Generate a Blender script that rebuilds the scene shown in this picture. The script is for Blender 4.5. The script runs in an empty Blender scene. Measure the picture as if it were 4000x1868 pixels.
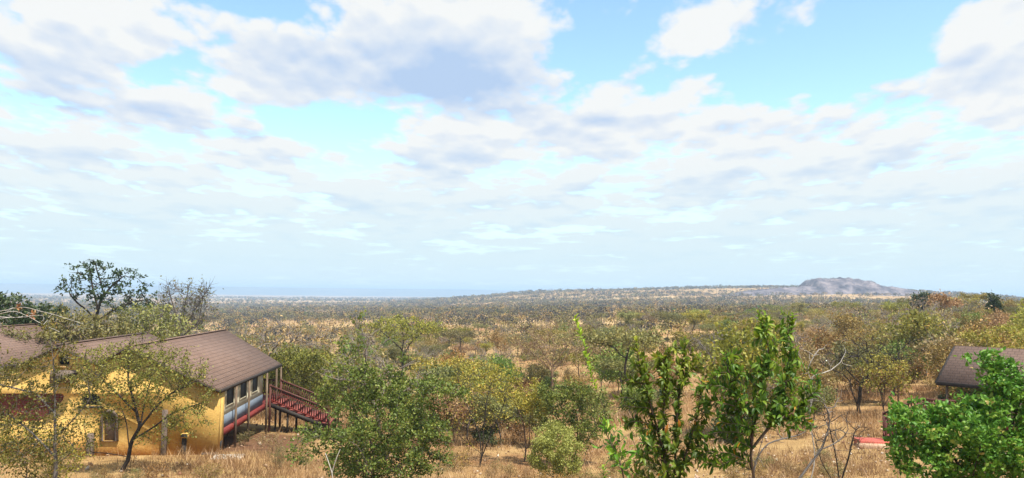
import bpy, math, numpy as np
from mathutils import Vector, Matrix
from mathutils.geometry import tessellate_polygon

PI = math.pi
rad = math.radians
S = bpy.context.scene
COL = S.collection
RNG = np.random.default_rng(11)

# ------------------------------------------------------------------ camera
FPX = 775.0                      # focal length in pixels of a 1024 px wide frame
PITCH, ROLL = 3.88, 0.67
cam_d = bpy.data.cameras.new('camera')
cam = bpy.data.objects.new('camera', cam_d); COL.objects.link(cam)
cam_d.sensor_width = 36.0
cam_d.lens = 36.0*FPX/1024.0
cam_d.clip_start = 0.1
cam_d.clip_end = 150000.0
RM = Matrix.Rotation(rad(90+PITCH), 3, 'X') @ Matrix.Rotation(rad(ROLL), 3, 'Z')
cam.matrix_world = RM.to_4x4()
S.camera = cam
RMn = np.array(RM)


def ray(x4, y4):
    """viewing direction through a point of the 4000 px wide photograph"""
    u, v = x4/3.90625, y4/3.90625
    d = RMn @ np.array([(u-512)/FPX, (239-v)/FPX, -1.0])
    return d/np.linalg.norm(d)


def at(x4, y4, Y):
    d = ray(x4, y4)
    return d*(Y/d[1])


# ------------------------------------------------------------------ terrain
RK = [1, 5, 10, 20, 33, 45, 60, 100, 160, 250, 400, 700, 1000, 1250, 1600, 1900, 2600, 6000, 40000]
NEAR = [-3, -3.2, -3.9, -5.6]
TAB = {
 -36: NEAR+[-7.5, -8.1, -8.9, -12, -17, -22, -28, -34, -37, -39, -41, -43, -46, -56, -120],
 -20: NEAR+[-7.6, -8.3, -9.3, -13, -17, -20, -23, -27, -31, -35, -39, -41, -44, -56, -120],
 -8:  NEAR+[-7.9, -8.9, -10, -13, -16, -18.5, -20, -24, -28, -31, -33, -34, -38, -56, -120],
 2:   NEAR+[-8.0, -8.9, -10, -12.5, -14.5, -15.5, -16, -19, -21, -22, -16, 1, -8, -50, -120],
 10:  NEAR+[-8.0, -8.8, -9.6, -11.5, -12.5, -12.5, -12, -16, -17, -14, -4, 11, 3, -50, -120],
 22:  NEAR+[-7.7, -8.0, -8.6, -9.5, -10, -10, -9.5, -12, -13, -9, 5, 22, 12, -50, -120],
 29:  NEAR+[-7.5, -7.7, -8, -8.2, -7.8, -7.6, -8, -11, -13, -11, -2, 7, 0, -50, -120],
 36:  NEAR+[-7.3, -7.5, -7.5, -7.2, -6.4, -6, -7.5, -12, -15, -15, -12, -9, -16, -50, -120]}
_az = np.arange(-40, 40.01, 0.5)
_lr = np.linspace(0, math.log(40000), 420)
_keys = sorted(TAB)
_cols = np.array([np.interp(_lr, np.log(RK), TAB[k]) for k in _keys])
_grid = np.array([np.interp(_az, _keys, _cols[:, j]) for j in range(len(_lr))]).T
_k = np.exp(-np.linspace(-2, 2, 15)**2); _k /= _k.sum()
_grid = np.apply_along_axis(lambda a: np.convolve(np.pad(a, 7, 'edge'), _k, 'valid'), 1, _grid)
_grid = np.apply_along_axis(lambda a: np.convolve(np.pad(a, 7, 'edge'), _k, 'valid'), 0, _grid)


def bumps(x, y, r):
    amp = np.clip(r*0.0016, 0.03, 2.2)
    z = 0
    for k, (a, b, p) in enumerate([(1, .35, 0.3), (-.4, .9, 1.7), (.8, -.75, 4.1), (.2, 1.1, 2.2), (1.3, .5, 5.2)]):
        L = (7, 13, 31, 70, 160)[k] if True else 1
        z = z + np.sin((x*a+y*b)/L*2.2+p)*np.clip(r/(L*14), 0, 1)*(0.5 if L*20 > 1e9 else 1)*np.exp(-np.clip(r/(L*160), 0, 9))
    return z*amp*0.55


def ground(x, y):
    x = np.asarray(x, float); y = np.asarray(y, float)
    r = np.hypot(x, y)
    a = np.degrees(np.arctan2(x, np.where(y == 0, 1e-6, y)))
    a = np.clip(np.where(np.abs(a) > 90, np.sign(a)*180-a, a), -39.9, 39.9)
    i = (a+40)/0.5; j = np.clip(np.log(np.clip(r, 1, 39990))/_lr[-1], 0, 1)*(len(_lr)-1)
    i0 = np.clip(i.astype(int), 0, len(_az)-2); j0 = np.clip(j.astype(int), 0, len(_lr)-2)
    fi, fj = i-i0, j-j0
    z = (_grid[i0, j0]*(1-fi)*(1-fj)+_grid[i0+1, j0]*fi*(1-fj)+_grid[i0, j0+1]*(1-fi)*fj+_grid[i0+1, j0+1]*fi*fj)
    return z+bumps(x, y, r)


def gz(x, y):
    return float(ground(x, y))


# ------------------------------------------------------------------ mesh helpers
def mk_mesh(name, V, faces, mats, midx=None, tint=None, smooth=False):
    """faces: list of (n,k) int arrays"""
    me = bpy.data.meshes.new(name)
    V = np.asarray(V, np.float32)
    me.vertices.add(len(V)); me.vertices.foreach_set('co', V.ravel())
    tot = np.concatenate([np.full(len(f), f.shape[1], np.int32) for f in faces if len(f)])
    loops = np.concatenate([f.ravel() for f in faces if len(f)]).astype(np.int32)
    me.loops.add(len(loops)); me.loops.foreach_set('vertex_index', loops)
    me.polygons.add(len(tot))
    st = np.concatenate([[0], np.cumsum(tot)[:-1]]).astype(np.int32)
    me.polygons.foreach_set('loop_start', st)
    if midx is not None:
        me.polygons.foreach_set('material_index', np.asarray(midx, np.int32))
    if smooth is True:
        me.polygons.foreach_set('use_smooth', np.ones(len(tot), bool))
    elif smooth is not False:
        me.polygons.foreach_set('use_smooth', np.asarray(smooth, bool))
    for m in mats:
        me.materials.append(m)
    me.update(calc_edges=True)
    if tint is not None:
        at_ = me.attributes.new('tint', 'FLOAT', 'FACE')
        at_.data.foreach_set('value', np.asarray(tint, np.float32))
    return me


def link(name, me, parent=None, loc=None):
    o = bpy.data.objects.new(name, me); COL.objects.link(o)
    if parent is not None:
        o.parent = parent
    if loc is not None:
        o.location = [float(c) for c in loc]
    return o


def tag(o, label=None, cat=None, group=None, kind=None):
    if label: o['label'] = label
    if cat: o['category'] = cat
    if group: o['group'] = group
    if kind: o['kind'] = kind
    return o


def empty(name, loc, rz=0.0):
    o = bpy.data.objects.new(name, None); COL.objects.link(o)
    o.location = [float(c) for c in loc]; o.rotation_euler = (0, 0, rz)
    o.empty_display_size = 0.3
    return o


class MB:
    """collects boxes, beams and slabs into one mesh"""
    def __init__(s): s.v = []; s.f = {}
    def add(s, V, F):
        b = len(s.v); s.v.extend([tuple(map(float, p)) for p in V])
        for f in F: s.f.setdefault(len(f), []).append([b+i for i in f])
    def box(s, x0, x1, y0, y1, z0, z1):
        V = [(x, y, z) for z in (z0, z1) for y in (y0, y1) for x in (x0, x1)]
        s.add(V, [(0, 2, 3, 1), (4, 5, 7, 6), (0, 1, 5, 4), (2, 6, 7, 3), (0, 4, 6, 2), (1, 3, 7, 5)])
    def beam(s, a, b, w, h, up=(0, 0, 1)):
        a, b = Vector(a), Vector(b); t = (b-a).normalized()
        n = t.cross(Vector(up)).normalized(); m = n.cross(t)
        V = []
        for p in (a, b):
            for sx, sy in ((-1, -1), (1, -1), (1, 1), (-1, 1)):
                V.append(p+n*(sx*w/2)+m*(sy*h/2))
        s.add(V, [(0, 1, 2, 3), (7, 6, 5, 4), (0, 4, 5, 1), (1, 5, 6, 2), (2, 6, 7, 3), (3, 7, 4, 0)])
    def cyl(s, a, b, r0, r1, n=10):
        a, b = Vector(a), Vector(b); t = (b-a).normalized()
        q = t.orthogonal().normalized(); w = t.cross(q)
        V = []
        for p, r in ((a, r0), (b, r1)):
            for k in range(n):
                an = 2*PI*k/n
                V.append(p+(q*math.cos(an)+w*math.sin(an))*r)
        s.add(V, [tuple((k, (k+1) % n, n+(k+1) % n, n+k)) for k in range(n)]+[tuple(range(n-1, -1, -1)), tuple(range(n, 2*n))])
    def quadslab(s, pts, th):
        """four points of a plane, thickened downward along its normal"""
        p = [Vector(q) for q in pts]; n = (p[1]-p[0]).cross(p[3]-p[0]).normalized()
        if n.z < 0: n = -n
        V = p+[q-n*th for q in p]
        s.add(V, [(0, 1, 2, 3), (7, 6, 5, 4), (0, 4, 5, 1), (1, 5, 6, 2), (2, 6, 7, 3), (3, 7, 4, 0)])
    def wall(s, outer, holes, y0, y1, swap=False):
        """slab of outline `outer` (x,z) with real holes, between y0 and y1; swap: outline in (y,z), slab in x"""
        P = (lambda a, d, z: (d, a, z)) if swap else (lambda a, d, z: (a, d, z))
        loops = [outer]+holes
        tri = tessellate_polygon([[Vector((a, z, 0)) for a, z in l] for l in loops])
        flat = [q for l in loops for q in l]
        n = len(flat)
        V = [P(a, y0, z) for a, z in flat]+[P(a, y1, z) for a, z in flat]
        F = [tuple(t) for t in tri]+[tuple(n+i for i in reversed(t)) for t in tri]
        b = 0
        for l in loops:
            m = len(l)
            for k in range(m):
                i, j = b+k, b+(k+1) % m
                F.append((i, j, n+j, n+i))
            b += m
        s.add(V, F)
    def build(s, name, mat, parent=None, loc=None, smooth=False, bevel=0.0):
        me = mk_mesh(name, s.v, [np.array(f) for f in s.f.values()], [mat], smooth=smooth)
        import bmesh
        bm = bmesh.new(); bm.from_mesh(me)
        bmesh.ops.recalc_face_normals(bm, faces=bm.faces)
        if bevel:
            bmesh.ops.bevel(bm, geom=list(bm.edges), offset=bevel, segments=1, affect='EDGES')
        bm.to_mesh(me); bm.free()
        return link(name, me, parent, loc)


# ------------------------------------------------------------------ materials
def new_mat(name):
    m = bpy.data.materials.new(name); m.use_nodes = True
    nt = m.node_tree; nt.nodes.clear()
    out = nt.nodes.new('ShaderNodeOutputMaterial')
    return m, nt, out


def N(nt, t, **kw):
    n = nt.nodes.new(t)
    for k, v in kw.items():
        if k.startswith('i_'):
            n.inputs[k[2:].replace('_', ' ')].default_value = v
        else:
            setattr(n, k, v)
    return n


def ramp(nt, stops, interp='LINEAR'):
    r = nt.nodes.new('ShaderNodeValToRGB'); r.color_ramp.interpolation = interp
    e = r.color_ramp.elements
    while len(e) > 1: e.remove(e[0])
    e[0].position = stops[0][0]; e[0].color = (*stops[0][1], 1)
    for p, c in stops[1:]:
        x = e.new(p); x.color = (*c, 1)
    return r


def math_(nt, op, a, b=None, c=None, clamp=False):
    n = nt.nodes.new('ShaderNodeMath'); n.operation = op; n.use_clamp = clamp
    for i, q in enumerate((a, b, c)):
        if q is None: continue
        if isinstance(q, (int, float)): n.inputs[i].default_value = q
        else: nt.links.new(q, n.inputs[i])
    return n.outputs[0]


def mix_(nt, f, a, b, blend='MIX'):
    n = nt.nodes.new('ShaderNodeMix'); n.data_type = 'RGBA'; n.blend_type = blend
    for i, q in ((0, f), (6, a), (7, b)):
        if isinstance(q, (int, float)): n.inputs[i].default_value = q
        elif isinstance(q, tuple): n.inputs[i].default_value = (*q, 1)
        else: nt.links.new(q, n.inputs[i])
    return n.outputs[2]


def noise_(nt, vec, scale, detail=4, rough=0.55, dim='3D'):
    n = nt.nodes.new('ShaderNodeTexNoise'); n.noise_dimensions = dim
    n.inputs['Scale'].default_value = scale; n.inputs['Detail'].default_value = detail
    n.inputs['Roughness'].default_value = rough
    if vec is not None: nt.links.new(vec, n.inputs['Vector'])
    return n.outputs['Fac']


def leaf_mat(name, stops, trans=0.3, rough=0.55, spec=0.3, vary=0.25):
    """leaf colour runs over `stops` by the leaf's own random tint, and each plant differs a little in brightness and hue"""
    m, nt, out = new_mat(name)
    a = N(nt, 'ShaderNodeAttribute', attribute_name='tint')
    r = ramp(nt, stops); nt.links.new(a.outputs['Fac'], r.inputs[0])
    oi = N(nt, 'ShaderNodeObjectInfo')
    hsv = N(nt, 'ShaderNodeHueSaturation')
    nt.links.new(r.outputs[0], hsv.inputs['Color'])
    nt.links.new(math_(nt, 'MULTIPLY_ADD', oi.outputs['Random'], vary*2, 1-vary), hsv.inputs['Value'])
    w = math_(nt, 'FRACT', math_(nt, 'MULTIPLY', oi.outputs['Random'], 7.31))
    nt.links.new(math_(nt, 'MULTIPLY_ADD', w, 0.05, 0.475), hsv.inputs['Hue'])
    p = N(nt, 'ShaderNodeBsdfPrincipled'); p.inputs['Roughness'].default_value = rough
    p.inputs['Specular IOR Level'].default_value = spec
    nt.links.new(hsv.outputs[0], p.inputs['Base Color'])
    t = N(nt, 'ShaderNodeBsdfTranslucent'); nt.links.new(hsv.outputs[0], t.inputs['Color'])
    mx = N(nt, 'ShaderNodeMixShader'); mx.inputs[0].default_value = trans
    nt.links.new(p.outputs[0], mx.inputs[1]); nt.links.new(t.outputs[0], mx.inputs[2])
    nt.links.new(mx.outputs[0], out.inputs['Surface'])
    return m


def bark_mat(name, c0, c1, scale=6.0, vary=0.15):
    m, nt, out = new_mat(name)
    tc = N(nt, 'ShaderNodeTexCoord')
    mp = N(nt, 'ShaderNodeMapping'); mp.inputs['Scale'].default_value = (1, 1, .3)
    nt.links.new(tc.outputs['Object'], mp.inputs['Vector'])
    f = noise_(nt, mp.outputs[0], scale, 5, .65)
    r = ramp(nt, [(.3, c0), (.7, c1)]); nt.links.new(f, r.inputs[0])
    oi = N(nt, 'ShaderNodeObjectInfo'); hsv = N(nt, 'ShaderNodeHueSaturation')
    nt.links.new(r.outputs[0], hsv.inputs['Color'])
    nt.links.new(math_(nt, 'MULTIPLY_ADD', oi.outputs['Random'], vary*2, 1-vary), hsv.inputs['Value'])
    p = N(nt, 'ShaderNodeBsdfPrincipled'); p.inputs['Roughness'].default_value = .9
    p.inputs['Specular IOR Level'].default_value = .15
    nt.links.new(hsv.outputs[0], p.inputs['Base Color'])
    b = N(nt, 'ShaderNodeBump'); b.inputs['Strength'].default_value = .5; b.inputs['Distance'].default_value = .02
    nt.links.new(f, b.inputs['Height']); nt.links.new(b.outputs[0], p.inputs['Normal'])
    nt.links.new(p.outputs[0], out.inputs['Surface'])
    return m


def paint_mat(name, c0, c1, scale=3.0, rough=.7, spec=.25, bump=.3, bscale=40.0, stretch=(1, 1, 1)):
    """weathered solid colour: two tones mixed by noise, a fine bump"""
    m, nt, out = new_mat(name)
    tc = N(nt, 'ShaderNodeTexCoord')
    mp = N(nt, 'ShaderNodeMapping'); mp.inputs['Scale'].default_value = stretch
    nt.links.new(tc.outputs['Object'], mp.inputs['Vector'])
    f = noise_(nt, mp.outputs[0], scale, 6, .65)
    r = ramp(nt, [(.3, c0), (.7, c1)]); nt.links.new(f, r.inputs[0])
    p = N(nt, 'ShaderNodeBsdfPrincipled'); p.inputs['Roughness'].default_value = rough
    p.inputs['Specular IOR Level'].default_value = spec
    nt.links.new(r.outputs[0], p.inputs['Base Color'])
    f2 = noise_(nt, mp.outputs[0], bscale, 3, .6)
    b = N(nt, 'ShaderNodeBump'); b.inputs['Strength'].default_value = bump; b.inputs['Distance'].default_value = .02
    nt.links.new(f2, b.inputs['Height']); nt.links.new(b.outputs[0], p.inputs['Normal'])
    nt.links.new(p.outputs[0], out.inputs['Surface'])
    return m


def shingle_mat(name):
    m, nt, out = new_mat(name)
    tc = N(nt, 'ShaderNodeTexCoord')
    sp = N(nt, 'ShaderNodeSeparateXYZ'); nt.links.new(tc.outputs['Object'], sp.inputs[0])
    # courses run level along the ridge (local y); the way down the slope goes with height
    cz = math_(nt, 'MULTIPLY', sp.outputs[2], 1.9)
    cb = N(nt, 'ShaderNodeCombineXYZ')
    nt.links.new(sp.outputs[1], cb.inputs[0]); nt.links.new(cz, cb.inputs[1])
    br = N(nt, 'ShaderNodeTexBrick'); nt.links.new(cb.outputs[0], br.inputs['Vector'])
    br.inputs['Color1'].default_value = (.125, .076, .056, 1); br.inputs['Color2'].default_value = (.175, .112, .084, 1)
    br.inputs['Mortar'].default_value = (.045, .030, .026, 1)
    br.inputs['Scale'].default_value = 1.0; br.inputs['Mortar Size'].default_value = .022
    br.inputs['Mortar Smooth'].default_value = .6; br.inputs['Bias'].default_value = 0.1
    br.inputs['Brick Width'].default_value = .34; br.inputs['Row Height'].default_value = .24
    f = noise_(nt, tc.outputs['Object'], .8, 6, .7)
    g = noise_(nt, tc.outputs['Object'], 14, 4, .7)
    c = mix_(nt, math_(nt, 'MULTIPLY', f, .6), br.outputs['Color'], (.225, .16, .13))
    c = mix_(nt, math_(nt, 'MULTIPLY_ADD', g, .9, -.25, clamp=True), c, (.10, .062, .05))
    p = N(nt, 'ShaderNodeBsdfPrincipled'); p.inputs['Roughness'].default_value = .88; p.inputs['Specular IOR Level'].default_value = .2
    nt.links.new(c, p.inputs['Base Color'])
    b = N(nt, 'ShaderNodeBump'); b.inputs['Strength'].default_value = .7; b.inputs['Distance'].default_value = .03
    h = math_(nt, 'ADD', math_(nt, 'MULTIPLY', br.outputs['Fac'], -1.0), math_(nt, 'MULTIPLY', g, .5))
    nt.links.new(h, b.inputs['Height']); nt.links.new(b.outputs[0], p.inputs['Normal'])
    nt.links.new(p.outputs[0], out.inputs['Surface'])
    return m


def ground_mat():
    m, nt, out = new_mat('dry_ground')
    g = N(nt, 'ShaderNodeNewGeometry')
    pos = g.outputs['Position']
    n1 = noise_(nt, pos, .045, 6, .6)
    n2 = noise_(nt, pos, .5, 7, .7)
    n3 = noise_(nt, pos, 5.0, 6, .75)
    n4 = noise_(nt, pos, .004, 6, .6)
    straw = ramp(nt, [(.30, (.12, .072, .036)), (.5, (.31, .20, .085)), (.68, (.49, .35, .165))])
    nt.links.new(math_(nt, 'ADD', math_(nt, 'MULTIPLY', n2, .55), math_(nt, 'MULTIPLY', n3, .45)), straw.inputs[0])
    soil = ramp(nt, [(.3, (.16, .065, .03)), (.7, (.30, .13, .062))]); nt.links.new(n3, soil.inputs[0])
    f1 = N(nt, 'ShaderNodeMapRange'); f1.inputs['From Min'].default_value = .50; f1.inputs['From Max'].default_value = .64
    nt.links.new(n1, f1.inputs['Value'])
    c = mix_(nt, math_(nt, 'MULTIPLY', f1.outputs[0], .55), straw.outputs[0], soil.outputs[0])
    f2 = N(nt, 'ShaderNodeMapRange'); f2.inputs['From Min'].default_value = .50; f2.inputs['From Max'].default_value = .66
    nt.links.new(n4, f2.inputs['Value'])
    c = mix_(nt, math_(nt, 'MULTIPLY', f2.outputs[0], .6), c, (.50, .37, .19))
    # bare red earth under and behind the lodge deck
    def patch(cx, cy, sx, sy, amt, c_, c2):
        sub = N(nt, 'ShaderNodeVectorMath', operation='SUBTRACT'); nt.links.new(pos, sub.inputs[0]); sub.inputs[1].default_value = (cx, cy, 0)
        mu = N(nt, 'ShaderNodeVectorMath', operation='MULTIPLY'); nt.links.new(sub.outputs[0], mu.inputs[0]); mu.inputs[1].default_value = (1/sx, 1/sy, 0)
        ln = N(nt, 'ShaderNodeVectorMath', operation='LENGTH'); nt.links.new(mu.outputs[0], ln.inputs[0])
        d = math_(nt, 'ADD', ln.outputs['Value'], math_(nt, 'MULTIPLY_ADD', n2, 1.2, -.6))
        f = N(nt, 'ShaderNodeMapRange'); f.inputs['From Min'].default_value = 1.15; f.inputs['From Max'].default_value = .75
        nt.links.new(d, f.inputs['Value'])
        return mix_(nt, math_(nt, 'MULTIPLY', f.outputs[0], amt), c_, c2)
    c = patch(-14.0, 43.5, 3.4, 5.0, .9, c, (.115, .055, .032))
    c = patch(11.5, 31.0, 4.5, 1.6, .55, c, (.30, .12, .06))
    p = N(nt, 'ShaderNodeBsdfPrincipled'); p.inputs['Roughness'].default_value = .95; p.inputs['Specular IOR Level'].default_value = .1
    nt.links.new(c, p.inputs['Base Color'])
    b = N(nt, 'ShaderNodeBump'); b.inputs['Strength'].default_value = .8; b.inputs['Distance'].default_value = .15
    nt.links.new(n3, b.inputs['Height']); nt.links.new(b.outputs[0], p.inputs['Normal'])
    nt.links.new(p.outputs[0], out.inputs['Surface'])
    return m


M = {}
M['bark_grey'] = bark_mat('bark_grey', (.085, .072, .062), (.20, .18, .165))
M['bark_dark'] = bark_mat('bark_dark', (.022, .018, .015), (.075, .062, .052))
M['bark_brown'] = bark_mat('bark_brown', (.07, .048, .034), (.17, .125, .095))
M['bark_dead'] = bark_mat('bark_dead', (.34, .31, .28), (.58, .55, .51))
M['twig_mauve'] = bark_mat('twig_mauve', (.12, .10, .085), (.25, .21, .18))
M['twig_brown'] = bark_mat('twig_brown', (.13, .088, .055), (.28, .19, .12))
M['olive'] = leaf_mat('leaf_olive', [(0, (.11, .115, .016)), (.55, (.25, .235, .034)), (.9, (.41, .345, .058)), (1, (.48, .28, .06))])
M['dull'] = leaf_mat('leaf_dull', [(0, (.10, .105, .035)), (.6, (.20, .195, .06)), (1, (.34, .29, .09))])
M['green'] = leaf_mat('leaf_green', [(0, (.05, .088, .015)), (.5, (.15, .21, .035)), (.9, (.29, .33, .065)), (1, (.42, .37, .10))])
M['deep'] = leaf_mat('leaf_deep', [(0, (.026, .048, .018)), (.7, (.058, .085, .030)), (1, (.12, .14, .05))])
M['ochre'] = leaf_mat('leaf_ochre', [(0, (.14, .090, .026)), (.5, (.25, .165, .045)), (.85, (.34, .23, .065)), (1, (.42, .19, .04))])
M['russet'] = leaf_mat('leaf_russet', [(0, (.17, .11, .045)), (.5, (.29, .20, .08)), (1, (.42, .30, .13))])
M['acacia'] = leaf_mat('leaf_acacia', [(0, (.075, .08, .016)), (.5, (.16, .165, .03)), (.85, (.27, .26, .05)), (1, (.36, .25, .06))], trans=.35)
M['lime'] = leaf_mat('leaf_lime', [(0, (.16, .24, .02)), (.6, (.32, .42, .04)), (1, (.55, .58, .08))], trans=.4)
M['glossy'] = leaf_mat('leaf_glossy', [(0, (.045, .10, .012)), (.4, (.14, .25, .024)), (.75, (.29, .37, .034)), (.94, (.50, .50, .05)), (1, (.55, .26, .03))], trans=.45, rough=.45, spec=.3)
M['bright'] = leaf_mat('leaf_bright', [(0, (.036, .095, .014)), (.45, (.14, .28, .03)), (.84, (.26, .38, .05)), (.93, (.34, .38, .07)), (1, (.46, .28, .11))], trans=.35, rough=.48, spec=.3)
M['pale'] = leaf_mat('leaf_pale', [(0, (.16, .155, .032)), (.5, (.30, .285, .07)), (1, (.46, .42, .13))])
M['dryleaf'] = leaf_mat('leaf_dry', [(0, (.20, .075, .035)), (.6, (.32, .14, .06)), (1, (.46, .28, .13))], trans=.2)
M['grass'] = leaf_mat('grass_straw', [(0, (.11, .072, .035)), (.3, (.29, .19, .078)), (.7, (.51, .365, .165)), (1, (.64, .51, .30))], trans=.25, vary=0)
M['shingle'] = shingle_mat('roof_shingle')
def render_mat():
    m, nt, out = new_mat('yellow_render')
    tc = N(nt, 'ShaderNodeTexCoord'); sp = N(nt, 'ShaderNodeSeparateXYZ'); nt.links.new(tc.outputs['Object'], sp.inputs[0])
    a = noise_(nt, tc.outputs['Object'], .9, 6, .65); b = noise_(nt, tc.outputs['Object'], 5, 6, .7); g = noise_(nt, tc.outputs['Object'], 22, 4, .7)
    r = ramp(nt, [(.3, (.45, .275, .075)), (.55, (.585, .38, .115)), (.75, (.66, .46, .17))]); nt.links.new(math_(nt, 'ADD', math_(nt, 'MULTIPLY', a, .6), math_(nt, 'MULTIPLY', b, .4)), r.inputs[0])
    # red soil splashed up the foot of the wall, runs of weather staining
    h = math_(nt, 'ADD', sp.outputs[2], math_(nt, 'MULTIPLY_ADD', b, 1.5, -.75))
    f = N(nt, 'ShaderNodeMapRange'); f.inputs['From Min'].default_value = 1.05; f.inputs['From Max'].default_value = .0; nt.links.new(h, f.inputs['Value'])
    c = mix_(nt, math_(nt, 'MULTIPLY', f.outputs[0], .75), r.outputs[0], (.36, .13, .03))
    mp = N(nt, 'ShaderNodeMapping'); mp.inputs['Scale'].default_value = (3.5, 3.5, .25); nt.links.new(tc.outputs['Object'], mp.inputs['Vector'])
    st = N(nt, 'ShaderNodeMapRange'); st.inputs['From Min'].default_value = .56; st.inputs['From Max'].default_value = .75; nt.links.new(noise_(nt, mp.outputs[0], 1.0, 5, .6), st.inputs['Value'])
    c = mix_(nt, math_(nt, 'MULTIPLY', st.outputs[0], .5), c, (.22, .12, .05))
    p = N(nt, 'ShaderNodeBsdfPrincipled'); p.inputs['Roughness'].default_value = .9; p.inputs['Specular IOR Level'].default_value = .1
    nt.links.new(c, p.inputs['Base Color'])
    bp = N(nt, 'ShaderNodeBump'); bp.inputs['Strength'].default_value = .9; bp.inputs['Distance'].default_value = .05
    nt.links.new(math_(nt, 'ADD', b, math_(nt, 'MULTIPLY', g, .5)), bp.inputs['Height']); nt.links.new(bp.outputs[0], p.inputs['Normal'])
    nt.links.new(p.outputs[0], out.inputs['Surface'])
    return m


M['yellow'] = render_mat()
M['stone'] = paint_mat('stone_cladding', (.09, .072, .06), (.22, .165, .13), 4.0, .85, .2, .8, 6)
M['canvas'] = paint_mat('cream_canvas', (.40, .36, .25), (.50, .455, .33), 2.0, .9, .1, .25, 5)
M['skirt'] = paint_mat('blue_grey_canvas', (.13, .16, .20), (.18, .215, .26), 2.5, .9, .1, .25, 5)
M['redwood'] = paint_mat('red_stained_wood', (.115, .019, .015), (.20, .034, .026), 4, .65, .2, .3, 30, (1, .3, 1))
M['redtread'] = paint_mat('red_tread', (.17, .044, .035), (.27, .078, .060), 4, .65, .3, .3, 30)
M['railwood'] = paint_mat('brown_rail', (.060, .022, .016), (.12, .046, .034), 4, .65, .2, .3, 30)
M['mesh'] = paint_mat('dark_mesh', (.012, .013, .014), (.028, .030, .032), 8, .6, .3, .2, 80)
M['fascia'] = paint_mat('dark_fascia', (.018, .014, .012), (.045, .036, .03), 5, .7, .3, .3, 30)
M['log'] = bark_mat('log_post', (.085, .058, .038), (.20, .15, .105), 8)
M['maroon'] = paint_mat('maroon_sheet', (.085, .013, .013), (.14, .024, .02), 2, .55, .4, .2, 30)
M['concrete'] = paint_mat('pale_concrete', (.36, .33, .28), (.52, .49, .43), 3, .9, .15, .5, 25)
M['sand'] = paint_mat('tan_concrete', (.36, .23, .15), (.46, .32, .22), 3, .9, .15, .5, 25)
M['redpaint'] = paint_mat('red_oxide_floor', (.34, .065, .045), (.44, .10, .07), 3, .6, .3, .3, 25)
M['woodtrim'] = paint_mat('honey_wood', (.30, .17, .06), (.42, .26, .11), 5, .6, .3, .3, 30)
M['ground'] = ground_mat()


def far_mat(name, stops):
    m, nt, out = new_mat(name)
    a = N(nt, 'ShaderNodeAttribute', attribute_name='tint')
    r = ramp(nt, stops); nt.links.new(a.outputs['Fac'], r.inputs[0])
    p = N(nt, 'ShaderNodeBsdfDiffuse'); nt.links.new(r.outputs[0], p.inputs[0])
    nt.links.new(p.outputs[0], out.inputs['Surface'])
    return m


M['far'] = far_mat('far_bush', [(0, (.040, .036, .028)), (.3, (.10, .082, .054)), (.55, (.14, .128, .038)), (.8, (.23, .17, .06)), (.93, (.30, .18, .055)), (1, (.05, .09, .022))])

# ------------------------------------------------------------------ ground sheet
def build_ground():
    rs = np.concatenate([[0.0], np.exp(np.linspace(0, math.log(40000), 230))])
    az = np.concatenate([np.linspace(-180, -44, 60, endpoint=False), np.linspace(-44, 44, 265, endpoint=False), np.linspace(44, 180, 60, endpoint=False)])
    A, R = np.meshgrid(np.radians(az), rs[1:])
    X, Y = R*np.sin(A), R*np.cos(A)
    Z = ground(X, Y)
    V = np.stack([X, Y, Z], -1).reshape(-1, 3)
    n, k = len(az), len(rs)-1
    i = np.arange(k-1)[:, None]*n; j = np.arange(n)[None]; j2 = (j+1) % n
    F = np.stack([i+j, i+j2, i+n+j2, i+n+j], -1).reshape(-1, 4)[:, ::-1]
    V = np.vstack([V, [[0, 0, float(ground(0.01, 0.01))]]])
    T = np.stack([np.full(n, len(V)-1), np.arange(n), (np.arange(n)+1) % n], -1)[:, ::-1]
    me = mk_mesh('ground', V, [F, T], [M['ground']], smooth=True)
    return tag(link('ground', me), kind='structure')


build_ground()


# ------------------------------------------------------------------ far hills
def hill_mat(name, c0, c1, c2, scale):
    m, nt, out = new_mat(name)
    g = N(nt, 'ShaderNodeNewGeometry')
    f = noise_(nt, g.outputs['Position'], scale, 7, .7)
    r = ramp(nt, [(.36, c0), (.5, c1), (.62, c2)]); nt.links.new(f, r.inputs[0])
    d = N(nt, 'ShaderNodeBsdfDiffuse'); nt.links.new(r.outputs[0], d.inputs[0])
    nt.links.new(d.outputs[0], out.inputs['Surface'])
    return m


def vnoise(x, y, seed, octv=5):
    z = 0; a = 1.0
    rg = np.random.default_rng(seed)
    for o in range(octv):
        for k in range(3):
            t = rg.uniform(0, 2*PI); p = rg.uniform(0, 9)
            z = z+a*np.sin((x*math.cos(t)+y*math.sin(t))*(2.0**o)*rg.uniform(.8, 1.3)+p)/2
        a *= .55
    return z


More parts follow.
